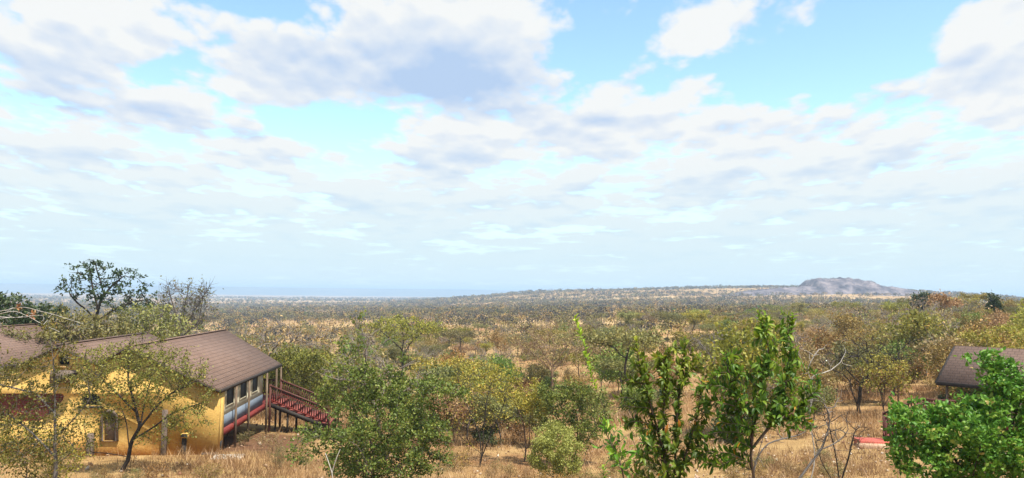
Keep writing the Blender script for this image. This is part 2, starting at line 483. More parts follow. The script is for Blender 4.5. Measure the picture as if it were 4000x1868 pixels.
def build_kopje():
    # rocky hill 4.2 km away, standing on the far rise
    c = at(2110*1.5528, 720*1.5528, 1500.0); cx, cy = c[0], c[1]
    px = 1500/ (FPX*2.5156)           # metres per display pixel there
    prof = [(-330, -8), (-215, 10), (-150, 17), (-82, 22), (-70, 36), (-30, 39), (0, 40), (45, 38.5), (72, 35), (92, 24), (120, 23), (150, 18), (190, 9), (230, 1), (300, -14)]
    us = np.linspace(-330, 300, 320)*px; vs = np.linspace(-165, 165, 70)
    U, W = np.meshgrid(us, vs)
    P = np.interp(U/px, [a for a, b in prof], [b for a, b in prof])
    hor = 735.5
    top = P*px                         # metres above the eye level line (image up)
    Z0 = -9+0*U
    fall = np.exp(-(W/82)**4)
    rock = np.clip((P-20)/16, 0, 1)
    rough = vnoise(U/19, W/19, 5, 5)*1.5*rock+np.abs(vnoise(U/6.5, W/6.5, 8, 4))*1.6*rock+vnoise(U/8, W/8, 4, 3)*.5
    ridge = np.abs(vnoise(U/17, W/17, 21, 4))*1.0*rock
    Z = Z0+(top-Z0)*fall+rough*fall-ridge*fall
    V = np.stack([cx+U, cy+W+0*U, Z], -1).reshape(-1, 3)
    n, k = len(us), len(vs)
    i = np.arange(k-1)[:, None]*n; j = np.arange(n-1)[None]
    F = np.stack([i+j, i+j+1, i+n+j+1, i+n+j], -1).reshape(-1, 4)
    me = mk_mesh('rocky_hill', V, [F], [hill_mat('hill_rock', (.036, .034, .042), (.115, .10, .11), (.22, .185, .185), .05)], smooth=False)
    tag(link('rocky_hill', me), kind='structure')
    return cx, cy, U, W, Z


KOP = build_kopje()


def build_escarpment():
    A = np.radians(np.linspace(-60, 14, 260))
    rr = [9000, 9300, 9700, 11000, 12500]
    top = np.interp(np.degrees(A), [-60, -30, -20, -8, -3, 3, 8, 14], [32, 27, 25, 19, 21, 8, -26, -60])
    top = top+vnoise(np.degrees(A)/6, 0*A, 3, 4)*1.6
    rows = []
    for r, f in zip(rr, (-.2, .35, .9, 1.0, -.1)):
        z = -62+(top+62)*f
        rows.append(np.stack([r*np.sin(A), r*np.cos(A), z], -1))
    V = np.concatenate(rows); n = len(A)
    i = np.arange(len(rr)-1)[:, None]*n; j = np.arange(n-1)[None]
    F = np.stack([i+j, i+j+1, i+n+j+1, i+n+j], -1).reshape(-1, 4)
    me = mk_mesh('distant_hills', V, [F], [hill_mat('hill_blue', (.07, .085, .07), (.11, .12, .09), (.17, .16, .12), .0012)], smooth=True)
    tag(link('distant_hills', me), kind='structure')


build_escarpment()

# ------------------------------------------------------------------ haze
HAZE = 2.1e-4
def build_haze():
    m, nt, out = new_mat('haze')
    p = N(nt, 'ShaderNodeVolumePrincipled')
    p.inputs['Color'].default_value = (.56, .76, 1.0, 1)
    p.inputs['Density'].default_value = HAZE
    p.inputs['Anisotropy'].default_value = 0.0
    nt.links.new(p.outputs[0], out.inputs['Volume'])
    b = MB(); b.box(-45000, 45000, -45000, 45000, -135, 42)
    o = b.build('haze', m)
    tag(o, kind='stuff')


build_haze()


# ------------------------------------------------------------------ sky
SUN_EL, SUN_AZ = 67.0, 132.0       # azimuth clockwise from the viewing direction (+Y)
EXPOSURE = 0.85


def azel(xd, yd):
    d = ray(xd*1.5528, yd*1.5528)
    return math.atan2(d[0], d[1]), math.asin(d[2])


def build_sky():
    w = bpy.data.worlds.new('World'); S.world = w; w.use_nodes = True
    nt = w.node_tree; nt.nodes.clear()
    out = N(nt, 'ShaderNodeOutputWorld'); bg = N(nt, 'ShaderNodeBackground')
    nt.links.new(bg.outputs[0], out.inputs['Surface'])
    sky = N(nt, 'ShaderNodeTexSky', sky_type='NISHITA')
    sky.sun_disc = False; sky.sun_elevation = rad(SUN_EL); sky.sun_rotation = rad(SUN_AZ)
    sky.altitude = 1100; sky.air_density = 1.0; sky.dust_density = .6; sky.ozone_density = 1.0
    bg.inputs['Strength'].default_value = 0.1
    tc = N(nt, 'ShaderNodeTexCoord')
    sp = N(nt, 'ShaderNodeSeparateXYZ'); nt.links.new(tc.outputs['Generated'], sp.inputs[0])
    x, y, z = sp.outputs
    zc = math_(nt, 'MAXIMUM', z, 0.0)
    azn = math_(nt, 'ARCTAN2', x, y); eln = math_(nt, 'ARCSINE', z)
    ae = N(nt, 'ShaderNodeCombineXYZ'); nt.links.new(azn, ae.inputs[0]); nt.links.new(eln, ae.inputs[1])

    def layer(dz, k):
        # bearings spread and heights close up towards the horizon, as in any level cloud deck
        h = math_(nt, 'ADD', zc, .10+dz)
        cb = N(nt, 'ShaderNodeCombineXYZ')
        nt.links.new(math_(nt, 'DIVIDE', azn, math_(nt, 'POWER', h, .45)), cb.inputs[0])
        nt.links.new(math_(nt, 'MULTIPLY', math_(nt, 'POWER', h, -.8), -.62), cb.inputs[1])
        cb.inputs[2].default_value = k
        return cb.outputs[0]

    def gauss(blobs):
        tot = None
        for (bx, by, sx, sy, amp) in blobs:
            a, e = azel(bx, by)
            sub = N(nt, 'ShaderNodeVectorMath', operation='SUBTRACT'); nt.links.new(ae.outputs[0], sub.inputs[0]); sub.inputs[1].default_value = (a, e, 0)
            mu = N(nt, 'ShaderNodeVectorMath', operation='MULTIPLY'); nt.links.new(sub.outputs[0], mu.inputs[0]); mu.inputs[1].default_value = (1950/sx, 1950/sy, 0)
            dt = N(nt, 'ShaderNodeVectorMath', operation='DOT_PRODUCT'); nt.links.new(mu.outputs[0], dt.inputs[0]); nt.links.new(mu.outputs[0], dt.inputs[1])
            g = math_(nt, 'POWER', math.e, math_(nt, 'MULTIPLY', dt.outputs['Value'], -1.0))
            tot = math_(nt, 'MULTIPLY', g, amp) if tot is None else math_(nt, 'MULTIPLY_ADD', g, amp, tot)
        return tot

    open_ = gauss([(2090, 180, 260, 75, -.62), (1960, 60, 190, 80, -.42), (2240, 110, 130, 110, -.52), (1530, 105, 150, 80, -.52), (2330, 10, 120, 50, -.3),
                   (770, 312, 200, 44, -.60), (1010, 285, 180, 25, -.20), (400, 185, 95, 45, -.46), (660, 5, 150, 30, -.32), (790, 85, 60, 30, -.22), (1290, 250, 120, 22, -.2), (1700, 175, 160, 40, -.25),
                   (1760, 78, 120, 62, .60), (2040, 45, 100, 36, .46), (2450, 110, 170, 95, .50), (2090, 128, 26, 16, .30), (1100, 170, 340, 95, .42),
                   (250, 60, 260, 90, .18), (500, 220, 160, 50, .16), (1100, 330, 260, 45, .14), (1680, 230, 200, 60, .20), (2250, 260, 420, 55, .20), (1900, 330, 500, 70, .12), (500, 330, 600, 60, .06), (1280, 40, 300, 50, .2)])
    base = math_(nt, 'MULTIPLY_ADD', math_(nt, 'SUBTRACT', 1.0, math_(nt, 'MULTIPLY', zc, 2.2), clamp=True), .22, .29)
    bias = math_(nt, 'ADD', open_, base)

    def dens(dz):
        a = noise_(nt, layer(dz, 3.7), 4.6, 10 if not dz else 6, .60 if not dz else .52)
        b = noise_(nt, layer(dz, 9.1), 1.8, 3, .5)
        vo = N(nt, 'ShaderNodeTexVoronoi', feature='F1'); nt.links.new(layer(dz, 1.3), vo.inputs['Vector'])
        vo.inputs['Scale'].default_value = 11; vo.inputs['Detail'].default_value = 2 if not dz else 1; vo.inputs['Roughness'].default_value = .55
        puff = math_(nt, 'MULTIPLY_ADD', vo.outputs['Distance'], -.42, .17)
        return math_(nt, 'ADD', puff, math_(nt, 'MULTIPLY_ADD', a, 1.7, math_(nt, 'MULTIPLY_ADD', b, .5, -.60)))
    d0, d1 = dens(0), dens(.012)
    d = math_(nt, 'ADD', d0, bias)
    al = N(nt, 'ShaderNodeMapRange', interpolation_type='SMOOTHSTEP'); al.inputs['From Min'].default_value = .40; al.inputs['From Max'].default_value = .70
    nt.links.new(d, al.inputs['Value'])
    # the undersides: where the cloud is thick and the light from above has to pass more of it
    grey = gauss([(1110, 195, 300, 85, .92), (980, 150, 170, 45, .15), (1250, 240, 140, 40, .2), (640, 130, 130, 50, .34), (230, 265, 230, 42, .34), (120, 130, 130, 40, .24), (60, 245, 120, 26, .2),
                  (1500, 300, 180, 26, .36), (230, 400, 260, 20, .30), (1650, 490, 220, 26, .30), (2080, 330, 300, 34, .36), (2350, 400, 250, 30, .22), (1040, 400, 130, 30, .34), (1290, 510, 130, 16, .22),
                  (760, 510, 150, 14, .18), (380, 70, 90, 40, .22), (2480, 180, 130, 40, .28), (1240, 390, 100, 22, .18), (700, 375, 100, 16, -.2), (1100, 330, 250, 22, -.2), (1690, 245, 160, 26, -.3), (2150, 240, 360, 24, -.25),
                  (450, 225, 180, 30, -.3), (250, 40, 120, 50, -.3), (2400, 80, 140, 40, -.25), (1760, 80, 110, 55, -.35), (1230, 30, 260, 30, -.3)])
    sh = math_(nt, 'ADD', math_(nt, 'ADD', math_(nt, 'MULTIPLY', math_(nt, 'SUBTRACT', d1, .52), .75), math_(nt, 'MULTIPLY', math_(nt, 'SUBTRACT', d1, d0), .7)), math_(nt, 'ADD', math_(nt, 'MULTIPLY', grey, math_(nt, 'MULTIPLY_ADD', noise_(nt, layer(0, 5.2), 3.6, 5, .6), 1.8, .15)), .10), clamp=True)
    K = 10.0/(2**EXPOSURE)              # strength 0.1 and the exposure taken out
    lit = tuple(c*K for c in (.93, .95, .95)); drk = tuple(c*K for c in (.385, .575, .88))
    cc = N(nt, 'ShaderNodeMix', data_type='RGBA'); nt.links.new(math_(nt, 'MULTIPLY', math_(nt, 'POWER', sh, .85), .80), cc.inputs[0]); cc.inputs[6].default_value = (*lit, 1); cc.inputs[7].default_value = (*drk, 1)
    blue = mix_(nt, 1.0, sky.outputs[0], SKYTINT, 'MULTIPLY')
    c = mix_(nt, al.outputs[0], blue, cc.outputs[2])
    # pale veil of the low sky
    v = N(nt, 'ShaderNodeMapRange', interpolation_type='SMOOTHSTEP'); v.inputs['From Min'].default_value = .21; v.inputs['From Max'].default_value = .015
    nt.links.new(z, v.inputs['Value'])
    c = mix_(nt, math_(nt, 'MULTIPLY', v.outputs[0], .93), c, tuple(q*K for q in (.72, .90, .965)))
    nt.links.new(c, bg.inputs['Color'])
    w.cycles.sampling_method = 'MANUAL'; w.cycles.sample_map_resolution = 512
    sd = bpy.data.lights.new('sun', 'SUN'); sd.energy = 5.0; sd.angle = rad(.55); sd.color = (1, .93, .82)
    so = bpy.data.objects.new('sun', sd); COL.objects.link(so)
    a = rad(SUN_AZ); e = rad(SUN_EL)
    to = Vector((math.sin(a)*math.cos(e), math.cos(a)*math.cos(e), math.sin(e)))
    so.rotation_euler = to.to_track_quat('Z', 'Y').to_euler(); so.location = (0, 0, 60)


SKYTINT = (1.62, 1.74, 1.55)
build_sky()
S.view_settings.view_transform = 'Standard'; S.view_settings.look = 'None'
S.view_settings.exposure = EXPOSURE; S.view_settings.gamma = 1.0
S.view_settings.use_curve_mapping = False
S.cycles.max_bounces = 5; S.cycles.diffuse_bounces = 3; S.cycles.glossy_bounces = 2; S.cycles.transmission_bounces = 3
S.cycles.volume_bounces = 0; S.cycles.sample_clamp_indirect = 4.0
S.cycles.use_denoising = True; S.cycles.denoiser = 'OPENIMAGEDENOISE'; S.cycles.denoising_input_passes = 'RGB_ALBEDO_NORMAL'; S.cycles.denoising_prefilter = 'ACCURATE'
S.render.film_transparent = False

# ------------------------------------------------------------------ plants: growth, tubes, leaves
def colonize(rng, paths, A, step, kill, trop=(0, 0, 0.0), wob=.25, maxn=1400):
    P, par = [], []
    for pl in paths:
        pl = np.asarray(pl, float)
        first = True
        for q0, q1 in zip(pl[:-1], pl[1:]):
            n = max(1, int(np.linalg.norm(q1-q0)/step))
            for k in range(n):
                q = q0+(q1-q0)*k/n
                if first:
                    # a path that starts on an earlier path branches off it
                    pr = -1
                    if P:
                        dd = np.linalg.norm(np.array(P)-q, axis=1)
                        if dd.min() < step*1.5: pr = int(dd.argmin())
                    P.append(q); par.append(pr); first = False
                else:
                    P.append(q+rng.normal(0, .06*step, 3)); par.append(len(P)-2)
        P.append(pl[-1]); par.append(len(P)-2)
    P = [np.asarray(p) for p in P]
    nch = {}
    A = np.asarray(A)
    PA = np.array(P)
    D = np.linalg.norm(A[:, None]-PA[None], axis=2)
    ni, nd = D.argmin(1), D.min(1)
    trop = np.array(trop)
    alive = nd > kill
    for it in range(160):
        if not alive.any() or len(P) > maxn: break
        idx = np.nonzero(alive)[0]
        nodes = ni[idx]
        PA = np.array(P)
        v = A[idx]-PA[nodes]; v /= np.linalg.norm(v, axis=1)[:, None]+1e-9
        un, inv = np.unique(nodes, return_inverse=True)
        d = np.zeros((len(un), 3)); np.add.at(d, inv, v)
        d /= np.linalg.norm(d, axis=1)[:, None]+1e-9
        d += trop+rng.normal(0, wob, d.shape)
        d /= np.linalg.norm(d, axis=1)[:, None]+1e-9
        new, b = [], len(P)
        for k, n in enumerate(un):
            c = nch.get(int(n), 0)
            if c > 3:
                alive[idx[nodes == n]] = False; continue
            nch[int(n)] = c+1
            q = PA[n]+d[k]*step
            P.append(q); par.append(int(n)); new.append(q)
        if not new: continue
        new = np.array(new)
        dd = np.linalg.norm(A[:, None]-new[None], axis=2)
        m = dd.min(1); am = dd.argmin(1)
        up = m < nd
        ni[up] = am[up]+b; nd[up] = m[up]
        alive &= nd > kill
    return np.array(P), np.array(par)


def radii(par, tip, p=2.4):
    r = np.zeros(len(par)); kids = np.zeros(len(par), int)
    for i in range(len(par)-1, -1, -1):
        if kids[i] == 0: r[i] = tip**p
        if par[i] >= 0:
            r[par[i]] += r[i]; kids[par[i]] += 1
    return r**(1/p), kids


def chains(par, r):
    best = {}
    for i, q in enumerate(par):
        if q >= 0 and (q not in best or r[i] > r[best[q]]): best[q] = i
    out = []
    for i, q in enumerate(par):
        if q < 0 or best[q] != i:
            c = [] if q < 0 else [q]
            j = i
            c.append(j)
            while j in best:
                j = best[j]; c.append(j)
            if len(c) > 1: out.append((c, q >= 0))
    return out


class Geo:
    def __init__(s): s.V = []; s.Q = []; s.T = []; s.n = 0; s.tq = []; s.tt = []
    def tube(s, pts, r, k):
        pts = np.asarray(pts); m = len(pts)
        t = np.gradient(pts, axis=0); t /= np.linalg.norm(t, axis=1)[:, None]+1e-9
        ref = np.array([.37, .81, .12]) if abs(t[:, 2]).mean() > .6 else np.array([.1, .05, 1.0])
        a = np.cross(t, ref); a /= np.linalg.norm(a, axis=1)[:, None]+1e-9
        b = np.cross(t, a)
        an = np.arange(k)*2*PI/k
        V = pts[:, None]+(a[:, None]*np.cos(an)[None, :, None]+b[:, None]*np.sin(an)[None, :, None])*np.asarray(r)[:, None, None]
        i = np.arange(m-1)[:, None]*k; j = np.arange(k)[None]; j2 = (j+1) % k
        s.Q.append(np.stack([i+j, i+j2, i+k+j2, i+k+j], -1).reshape(-1, 4)+s.n)
        s.V.append(V.reshape(-1, 3)); s.n += m*k
    def leaves(s, c, d, up, L, W, tint, curl=False):
        """leaf blades from base c along d; `up` sets the blade's face; curl: folded, drooping six-point blade"""
        c = np.asarray(c); n = len(c)
        d = d/(np.linalg.norm(d, axis=1)[:, None]+1e-9)
        w = np.cross(d, up); w /= np.linalg.norm(w, axis=1)[:, None]+1e-9
        nn = np.cross(w, d)
        L = np.broadcast_to(L, n)[:, None]; W = np.broadcast_to(W, n)[:, None]
        if not curl:
            V = np.stack([c, c+d*L*.5+w*W*.5, c+d*L, c+d*L*.5-w*W*.5], 1)
            i = np.arange(n)[:, None]*4
            s.Q.append(i+np.array([[0, 1, 2, 3]])+s.n); s.tq.append(tint)
            s.V.append(V.reshape(-1, 3)); s.n += 4*n
        else:
            m1 = c+d*L*.33+nn*L*.05; m2 = c+d*L*.72-nn*L*.02
            tip = c+d*L*.98-nn*L*.20
            V = np.stack([c, m1+w*W*.48+nn*W*.20, m1, m1-w*W*.48+nn*W*.20, m2+w*W*.42+nn*W*.16, m2, m2-w*W*.42+nn*W*.16, tip], 1)
            i = np.arange(n)[:, None]*8+s.n
            T = np.concatenate([i+np.array([[a, b, e]]) for a, b, e in ((0, 2, 1), (0, 3, 2), (4, 5, 7), (5, 6, 7))])
            Q = np.concatenate([i+np.array([[1, 2, 5, 4]]), i+np.array([[2, 3, 6, 5]])])
            s.T.append(T); s.tt.append(np.tile(tint, 4)); s.Q.append(Q); s.tq.append(np.tile(tint, 2))
            s.V.append(V.reshape(-1, 3)); s.n += 8*n
    def mesh(s, name, mat, smooth=False):
        V = np.concatenate(s.V); fs = []; tn = []
        if s.Q: fs.append(np.concatenate(s.Q)); tn += s.tq
        if s.T: fs.append(np.concatenate(s.T)); tn += s.tt
        return mk_mesh(name, V, fs, [mat], tint=np.concatenate(tn) if tn else None, smooth=smooth)


def unit(rng, n, up=0.0):
    v = rng.normal(size=(n, 3)); v[:, 2] += up
    return v/(np.linalg.norm(v, axis=1)[:, None]+1e-9)


def sample_env(rng, ells, n, shell=.0):
    """points inside a union of ellipsoids (cx,cy,cz,rx,ry,rz[,weight]); shell pushes them outward"""
    w = np.array([(e[6] if len(e) > 6 else 1)*e[3]*e[4]*e[5] for e in ells])**.8; w /= w.sum()
    k = rng.choice(len(ells), n, p=w)
    E = np.array([e[:6] for e in ells])[k]
    u = rng.normal(size=(n, 3)); u /= np.linalg.norm(u, axis=1)[:, None]
    r = rng.random(n)**(1/3*(1-shell))
    return E[:, :3]+u*r[:, None]*E[:, 3:]


def grow(rng, paths, ells, n_att=300, step=.22, kill=None, tip=.012, p=2.4, trop=(0, 0, .05), wob=.25, shell=.2,
         leaves=None, twigs=None, maxn=1400, min_r=0.0, sides=(7, 5, 3), cap=None):
    """returns (wood Geo, leaf Geo or None)"""
    A = sample_env(rng, ells, n_att, shell)
    P, par = colonize(rng, paths, A, step, kill or step*1.9, trop, wob, maxn)
    r, kids = radii(par, tip, p)
    if cap: r = np.minimum(r, cap)
    wood = Geo()
    for c, br in chains(par, r):
        rr = r[c].copy()
        if br: rr[0] = min(rr[0], rr[1]*1.15)
        k = sides[0] if rr.max() > .05 else sides[1] if rr.max() > .02 else sides[2]
        pts = P[c]
        if len(c) > 4:
            q = pts.copy(); q[1:-1] = (pts[:-2]+2*pts[1:-1]+pts[2:])/4; pts = q
        wood.tube(pts, rr, k)
    dirs = np.zeros_like(P); has = par >= 0
    dirs[has] = P[has]-P[par[has]]; dirs /= np.linalg.norm(dirs, axis=1)[:, None]+1e-9
    thin = np.nonzero(r < tip*(twigs or {}).get('lim', 2.6))[0]
    tw_pts, tw_dir = [], []
    if twigs:
        for i in thin:
            for _ in range(rng.poisson(twigs['n'])):
                d = dirs[i]*.6+rng.normal(0, .55, 3)+np.array([0, 0, twigs.get('up', .15)]); d /= np.linalg.norm(d)+1e-9
                L = twigs['L']*rng.uniform(.5, 1.3)
                a = P[i]; m = a+d*L*.5+rng.normal(0, L*.09, 3); e = a+d*L+rng.normal(0, L*.12, 3)
                wood.tube(np.array([a, m, e]), [twigs['r'], twigs['r']*.8, twigs['r']*.4], 3)
                tw_pts += [m, e]; tw_dir += [d, d]
    lf = None
    if leaves:
        lf = Geo()
        src = np.nonzero(r < tip*leaves.get('lim', 2.2))[0]
        pts, dr = P[src], dirs[src]
        if tw_pts and leaves.get('on_twigs', True):
            pts = np.concatenate([pts, np.array(tw_pts)]); dr = np.concatenate([dr, np.array(tw_dir)])
        # leaves gather in clumps: some stretches of branch are bare
        keep = rng.random(len(pts)) < leaves.get('cover', .8)
        pts, dr = pts[keep], dr[keep]
        n = max(1, int(leaves['n']))
        k = rng.integers(0, len(pts), n)
        c = pts[k]+rng.normal(0, leaves['spread'], (n, 3))*np.array([1, 1, leaves.get('flat', .8)])
        d = dr[k]*leaves.get('along', .5)+rng.normal(0, .7, (n, 3)); d[:, 2] += leaves.get('lift', .1)
        up = unit(rng, n, leaves.get('face', .9))
        ct = rng.random(len(pts))
        tint = np.clip(ct[k]*.5+rng.random(n)*.55, 0, 1)
        s = rng.uniform(.65, 1.3, n)
        lf.leaves(c, d, up, leaves['L']*s, leaves['W']*s, tint, leaves.get('curl', False))
    return wood, lf, (P, par, r, dirs)


def place(name, label, cat, base, wood, leaf, wm, lm, group=None, rz=0, crown='crown'):
    root = empty(name, base, rz)
    tag(root, label, cat, group)
    link('trunk', wood.mesh('trunk', M[wm], True), root)
    if leaf is not None:
        link(crown, leaf.mesh(crown, M[lm]), root)
    return root


def ell_at(base, Y, items, depth=.9):
    """crown lobes given as (x, y, half width, half height[, nearer/farther m][, weight]) in photo coordinates 2576 wide at depth Y"""
    out = []
    for it in items:
        x, y, hw, hh = it[:4]; dy = it[4] if len(it) > 4 else 0
        c = at(x*1.5528, y*1.5528, Y+dy); px = (Y+dy)/(FPX*2.5156)
        out.append((c[0]-base[0], c[1]-base[1], c[2]-base[2], hw*px, hw*px*depth, hh*px)+((it[5],) if len(it) > 5 else ()))
    return out


def pth(base, Y, pts):
    """limb given as photo points (x,y[,nearer/farther m]) at depth Y, relative to the base"""
    return [np.array(at(q[0]*1.5528, q[1]*1.5528, Y+(q[2] if len(q) > 2 else 0)))-base for q in pts]


def foot(x, Y, sink=.05):
    c = at(x*1.5528, 720*1.5528, Y)
    return np.array([c[0], c[1], gz(c[0], c[1])-sink])



# ------------------------------------------------------------------ the yellow lodge on the left
AL = rad(4.3)
LO = np.array([-14.55, 38.3, gz(-14.55, 38.3)])
EX = np.array([math.cos(AL), math.sin(AL), 0]); EY = np.array([-math.sin(AL), math.cos(AL), 0])


def on_front(x4, y4, yl=0.0):
    """point of the photo on the lodge's plane local y = yl -> local (x, z)"""
    d = ray(x4, y4); t = (yl+LO@EY)/(d@EY); p = d*t-LO
    return float(p@EX), float(p[2])


def on_side(x4, y4, xl=0.0):
    d = ray(x4, y4); t = (xl+LO@EX)/(d@EX); p = d*t-LO
    return float(p@EY), float(p[2])


def build_lodge():
    root = empty('lodge', LO, AL)
    tag(root, 'yellow rendered lodge with brown shingle roofs and canvas side on red deck', 'lodge')
    vf = -.14
    ax3, az3 = on_front(496, 1353, vf); vx, vz = on_front(384, 1413, vf); ax2, az2 = on_front(224, 1347, vf)
    ex, ez = on_front(856, 1522, vf); lx2, lz2 = on_front(66, 1428, vf)
    YB = 14.6
    th = .13
    def roof(name, lft, apx, rgt, y0, y1, ya=None):
        ya = ya or y1
        m = MB()
        m.quadslab([(apx[0], y0, apx[1]), (rgt[0], y0, rgt[1]), (rgt[0], y1, rgt[1]), (apx[0], ya, apx[1])], th)
        m.quadslab([(apx[0]-.001, y0, apx[1]), (apx[0]-.001, ya, apx[1]), (lft[0], ya+.4, lft[1]), (lft[0], y0, lft[1])], th)
        r = m.build(name, M['shingle'], root)
        c = MB()
        c.beam((apx[0], y0-.02, apx[1]+.02), (apx[0], ya+.02, apx[1]+.02), .22, .05)
        c.build('ridge_cap', M['shingle'], r)
        for yy, ye in ((y0-.035, y0-.035), (ya+.035, y1+.035)):
            f = MB(); f.beam((apx[0], yy, apx[1]-.10), (rgt[0]+.02, ye, rgt[1]-.10), .05, .2, (0, 1, 0)); f.build('fascia', M['fascia'], r)
            f = MB(); f.beam((apx[0]-.001, yy, apx[1]-.10), (lft[0]-.02, yy, lft[1]-.10), .05, .2, (0, 1, 0)); f.build('fascia', M['fascia'], r)
        g = MB(); g.beam((rgt[0]+.035, y0-.06, rgt[1]-.10), (rgt[0]+.035, y1+.06, rgt[1]-.10), .05, .17)
        g.build('eave_board', M['fascia'], r)
        return r
    roof('roof', (vx, vz), (ax3, az3), (ex, ez), vf, 13.5, 16.3)
    y2b = 10.9
    roof('roof', (lx2, lz2), (ax2, az2), (vx+.25, vz-.16), vf-.02, y2b)
    # third wing, set back on the far left
    e1x, e1z = -16.1, ez
    roof('roof', (-23.8, ez), (-19.9, az3), (e1x, e1z), 4.0, 26.5)
    gnd = -.4
    # front wall with its openings
    hole = lambda pts: [on_front(x, y) for x, y in pts]
    win2 = hole([(226, 1428), (226, 1392), (236, 1384), (272, 1384), (273, 1428)])
    win1 = hole([(321, 1584), (321, 1552), (333, 1538), (378, 1538), (393, 1556), (393, 1584)])
    gate = hole([(-60, 1648), (-60, 1537), (238, 1537), (247, 1541), (250, 1548), (246, 1562), (232, 1580), (228, 1596), (205, 1606), (180, 1628), (150, 1648)])
    arch = hole([(404, 1722), (404, 1640), (412, 1618), (425, 1608), (440, 1612), (450, 1628), (452, 1722)])
    u = .14
    outer = [(.33, gnd), (.33, ez-u-.06), (ax3, az3-u-.03), (vx, vz-u-.03), (ax2, az2-u-.03), (lx2+.1, lz2-u), (lx2+.1, on_front(66, 1487)[1]),
             (-13.8, on_front(0, 1490)[1]), (-13.8, gnd)]
    w = MB(); w.wall(outer[::-1], [win2, win1, gate, arch], 0, .32)
    w.build('wall', M['yellow'], root)
    w = MB(); w.box(-.02, .33, .325, .95, gnd, ez-.2)
    w.build('corner_pier', M['yellow'], root)
    w = MB(); w.box(-16.6, -16.3, 4.5, 21, gnd-.8, e1z-.2); w.box(-16.3, -9, 8.0, 8.3, gnd-.8, e1z-.5)
    w.build('wall', M['yellow'], root)
    def pane(pts, y, mat, name, par):
        m = MB(); xs = [p[0] for p in pts]; zs = [p[1] for p in pts]
        m.box(min(xs)-.06, max(xs)+.06, y, y+.04, min(zs)-.06, max(zs)+.06)
        return m.build(name, mat, par)
    def frame(pts, y0, y1, t, mat, name, par):
        cx = sum(p[0] for p in pts)/len(pts); cz = sum(p[1] for p in pts)/len(pts)
        inner = [(cx+(x-cx)*(1-t), cz+(z-cz)*(1-t)) for x, z in pts]
        m = MB(); m.wall(pts, [inner[::-1]], y0, y1)
        return m.build(name, mat, par)
    for pts, mt in ((win2, 'woodtrim'), (win1, 'fascia')):
        wd = pane(pts, .20, M['mesh'], 'window', root)
        frame(pts, .04, .12, .12, M[mt], 'frame', wd)
        xs = [p[0] for p in pts]; zs = [p[1] for p in pts]
        m = MB(); m.box(min(xs)-.1, max(xs)+.1, -.10, -.003, min(zs)-.12, min(zs)-.02); m.build('sill', M[mt], wd)
    # maroon corrugated sheet in the courtyard opening
    m = MB(); V = []; xs = np.arange(gate[0][0]-.1, gate[4][0]+.2, .035)
    z0, z1 = gate[0][1]-.1, gate[1][1]+.1
    for i, x in enumerate(xs):
        y = .24+.022*math.sin(i*2*PI/4)
        V += [(x, y, z0), (x, y, z1)]
    m.add(V, [(2*i, 2*i+2, 2*i+3, 2*i+1) for i in range(len(xs)-1)])
    m.build('corrugated_gate', M['maroon'], root)
    dz = pane(arch, .09, M['stone'], 'door', root)
    m = MB(); cxa = sum(p[0] for p in arch)/len(arch); cza = arch[0][1]+.6
    big = [(cxa+(x-cxa)*1.42, cza+(z-cza)*1.16 if z > cza else z) for x, z in arch]
    m.wall(big, [arch[::-1]], -.09, -.004); m.build('stone_arch', M['stone'], root)
    # stone piers and plinth details along the front
    for xa, xb, ya in ((638, 658, 1600),):
        x0, z1 = on_front(xa, ya); x1, _ = on_front(xb, ya)
        m = MB(); m.box(x0, x1, -.16, -.004, gnd, z1); m.build('stone_pier', M['stone'], root, bevel=.02)
    x0, zt = on_front(200, 1446); x1, zb = on_front(300, 1496)
    m = MB(); m.box(x0, x1, -.07, -.004, zb, zt); m.build('stone_panel', M['stone'], root)
    m = MB(); a = on_front(208, 1502, -.3); b = on_front(292, 1456, -.3)
    m.beam((a[0], -.3, a[1]), (b[0], -.3, b[1]), .62, .07, (0, 0, 1)); m.build('porch_coping', M['fascia'], root)
    xa, za = on_front(702, 1720); xb, zb = on_front(742, 1690)
    m = MB(); m.box(xa+.14, xb, -.30, -.004, za+.16, zb); m.build('vent_box', M['yellow'], root, bevel=.015)
    for k in range(3):
        m = MB(); zz = za+.2+k*(zb-za-.22)/2.6; m.box(xa+.15, xb-.01, -.325, -.302, zz, zz+.05); m.build('louvre', M['fascia'], bpy.data.objects['vent_box'])
    m = MB(); m.box(xa+.16, xa+.34, -.2, -.004, gnd, za+.155); m.build('vent_pipe', M['bark_dark'], root)
    m = MB(); m.box(on_front(348, 1700)[0], on_front(372, 1700)[0], -.28, -.004, gnd, on_front(348, 1690)[1]); m.build('stone_drain', M['stone'], root, bevel=.04)
    # ---- canvas side wall under the right eave
    zf = on_side(1000, 1588, -.1)[1]                 # top of the floor
    zf = -7.02-LO[2]
    zt = ez-.16; yS, yE = .97, 9.35
    zs = zf+.62
    wz0, wz1 = -6.03-LO[2], zt-.04
    wins = [tuple(on_side(500+q/2.074, 1220+zc/2.074, .2)[0] for q in (a, b)) for a, b, zc in ((792, 858, 690), (905, 961, 630), (1004, 1051, 560))]
    def holes(): return [[(a, wz0), (b, wz0), (b, wz1), (a, wz1)] for a, b in wins]
    m = MB(); m.wall([(yS, zs), (yE, zs), (yE, zt), (yS, zt)], holes(), .12, .20, swap=True)
    m.build('canvas_wall', M['canvas'], root)
    m = MB(); m.box(.11, .22, yS, yE, zf, zs-.004); m.build('canvas_skirt', M['skirt'], root)
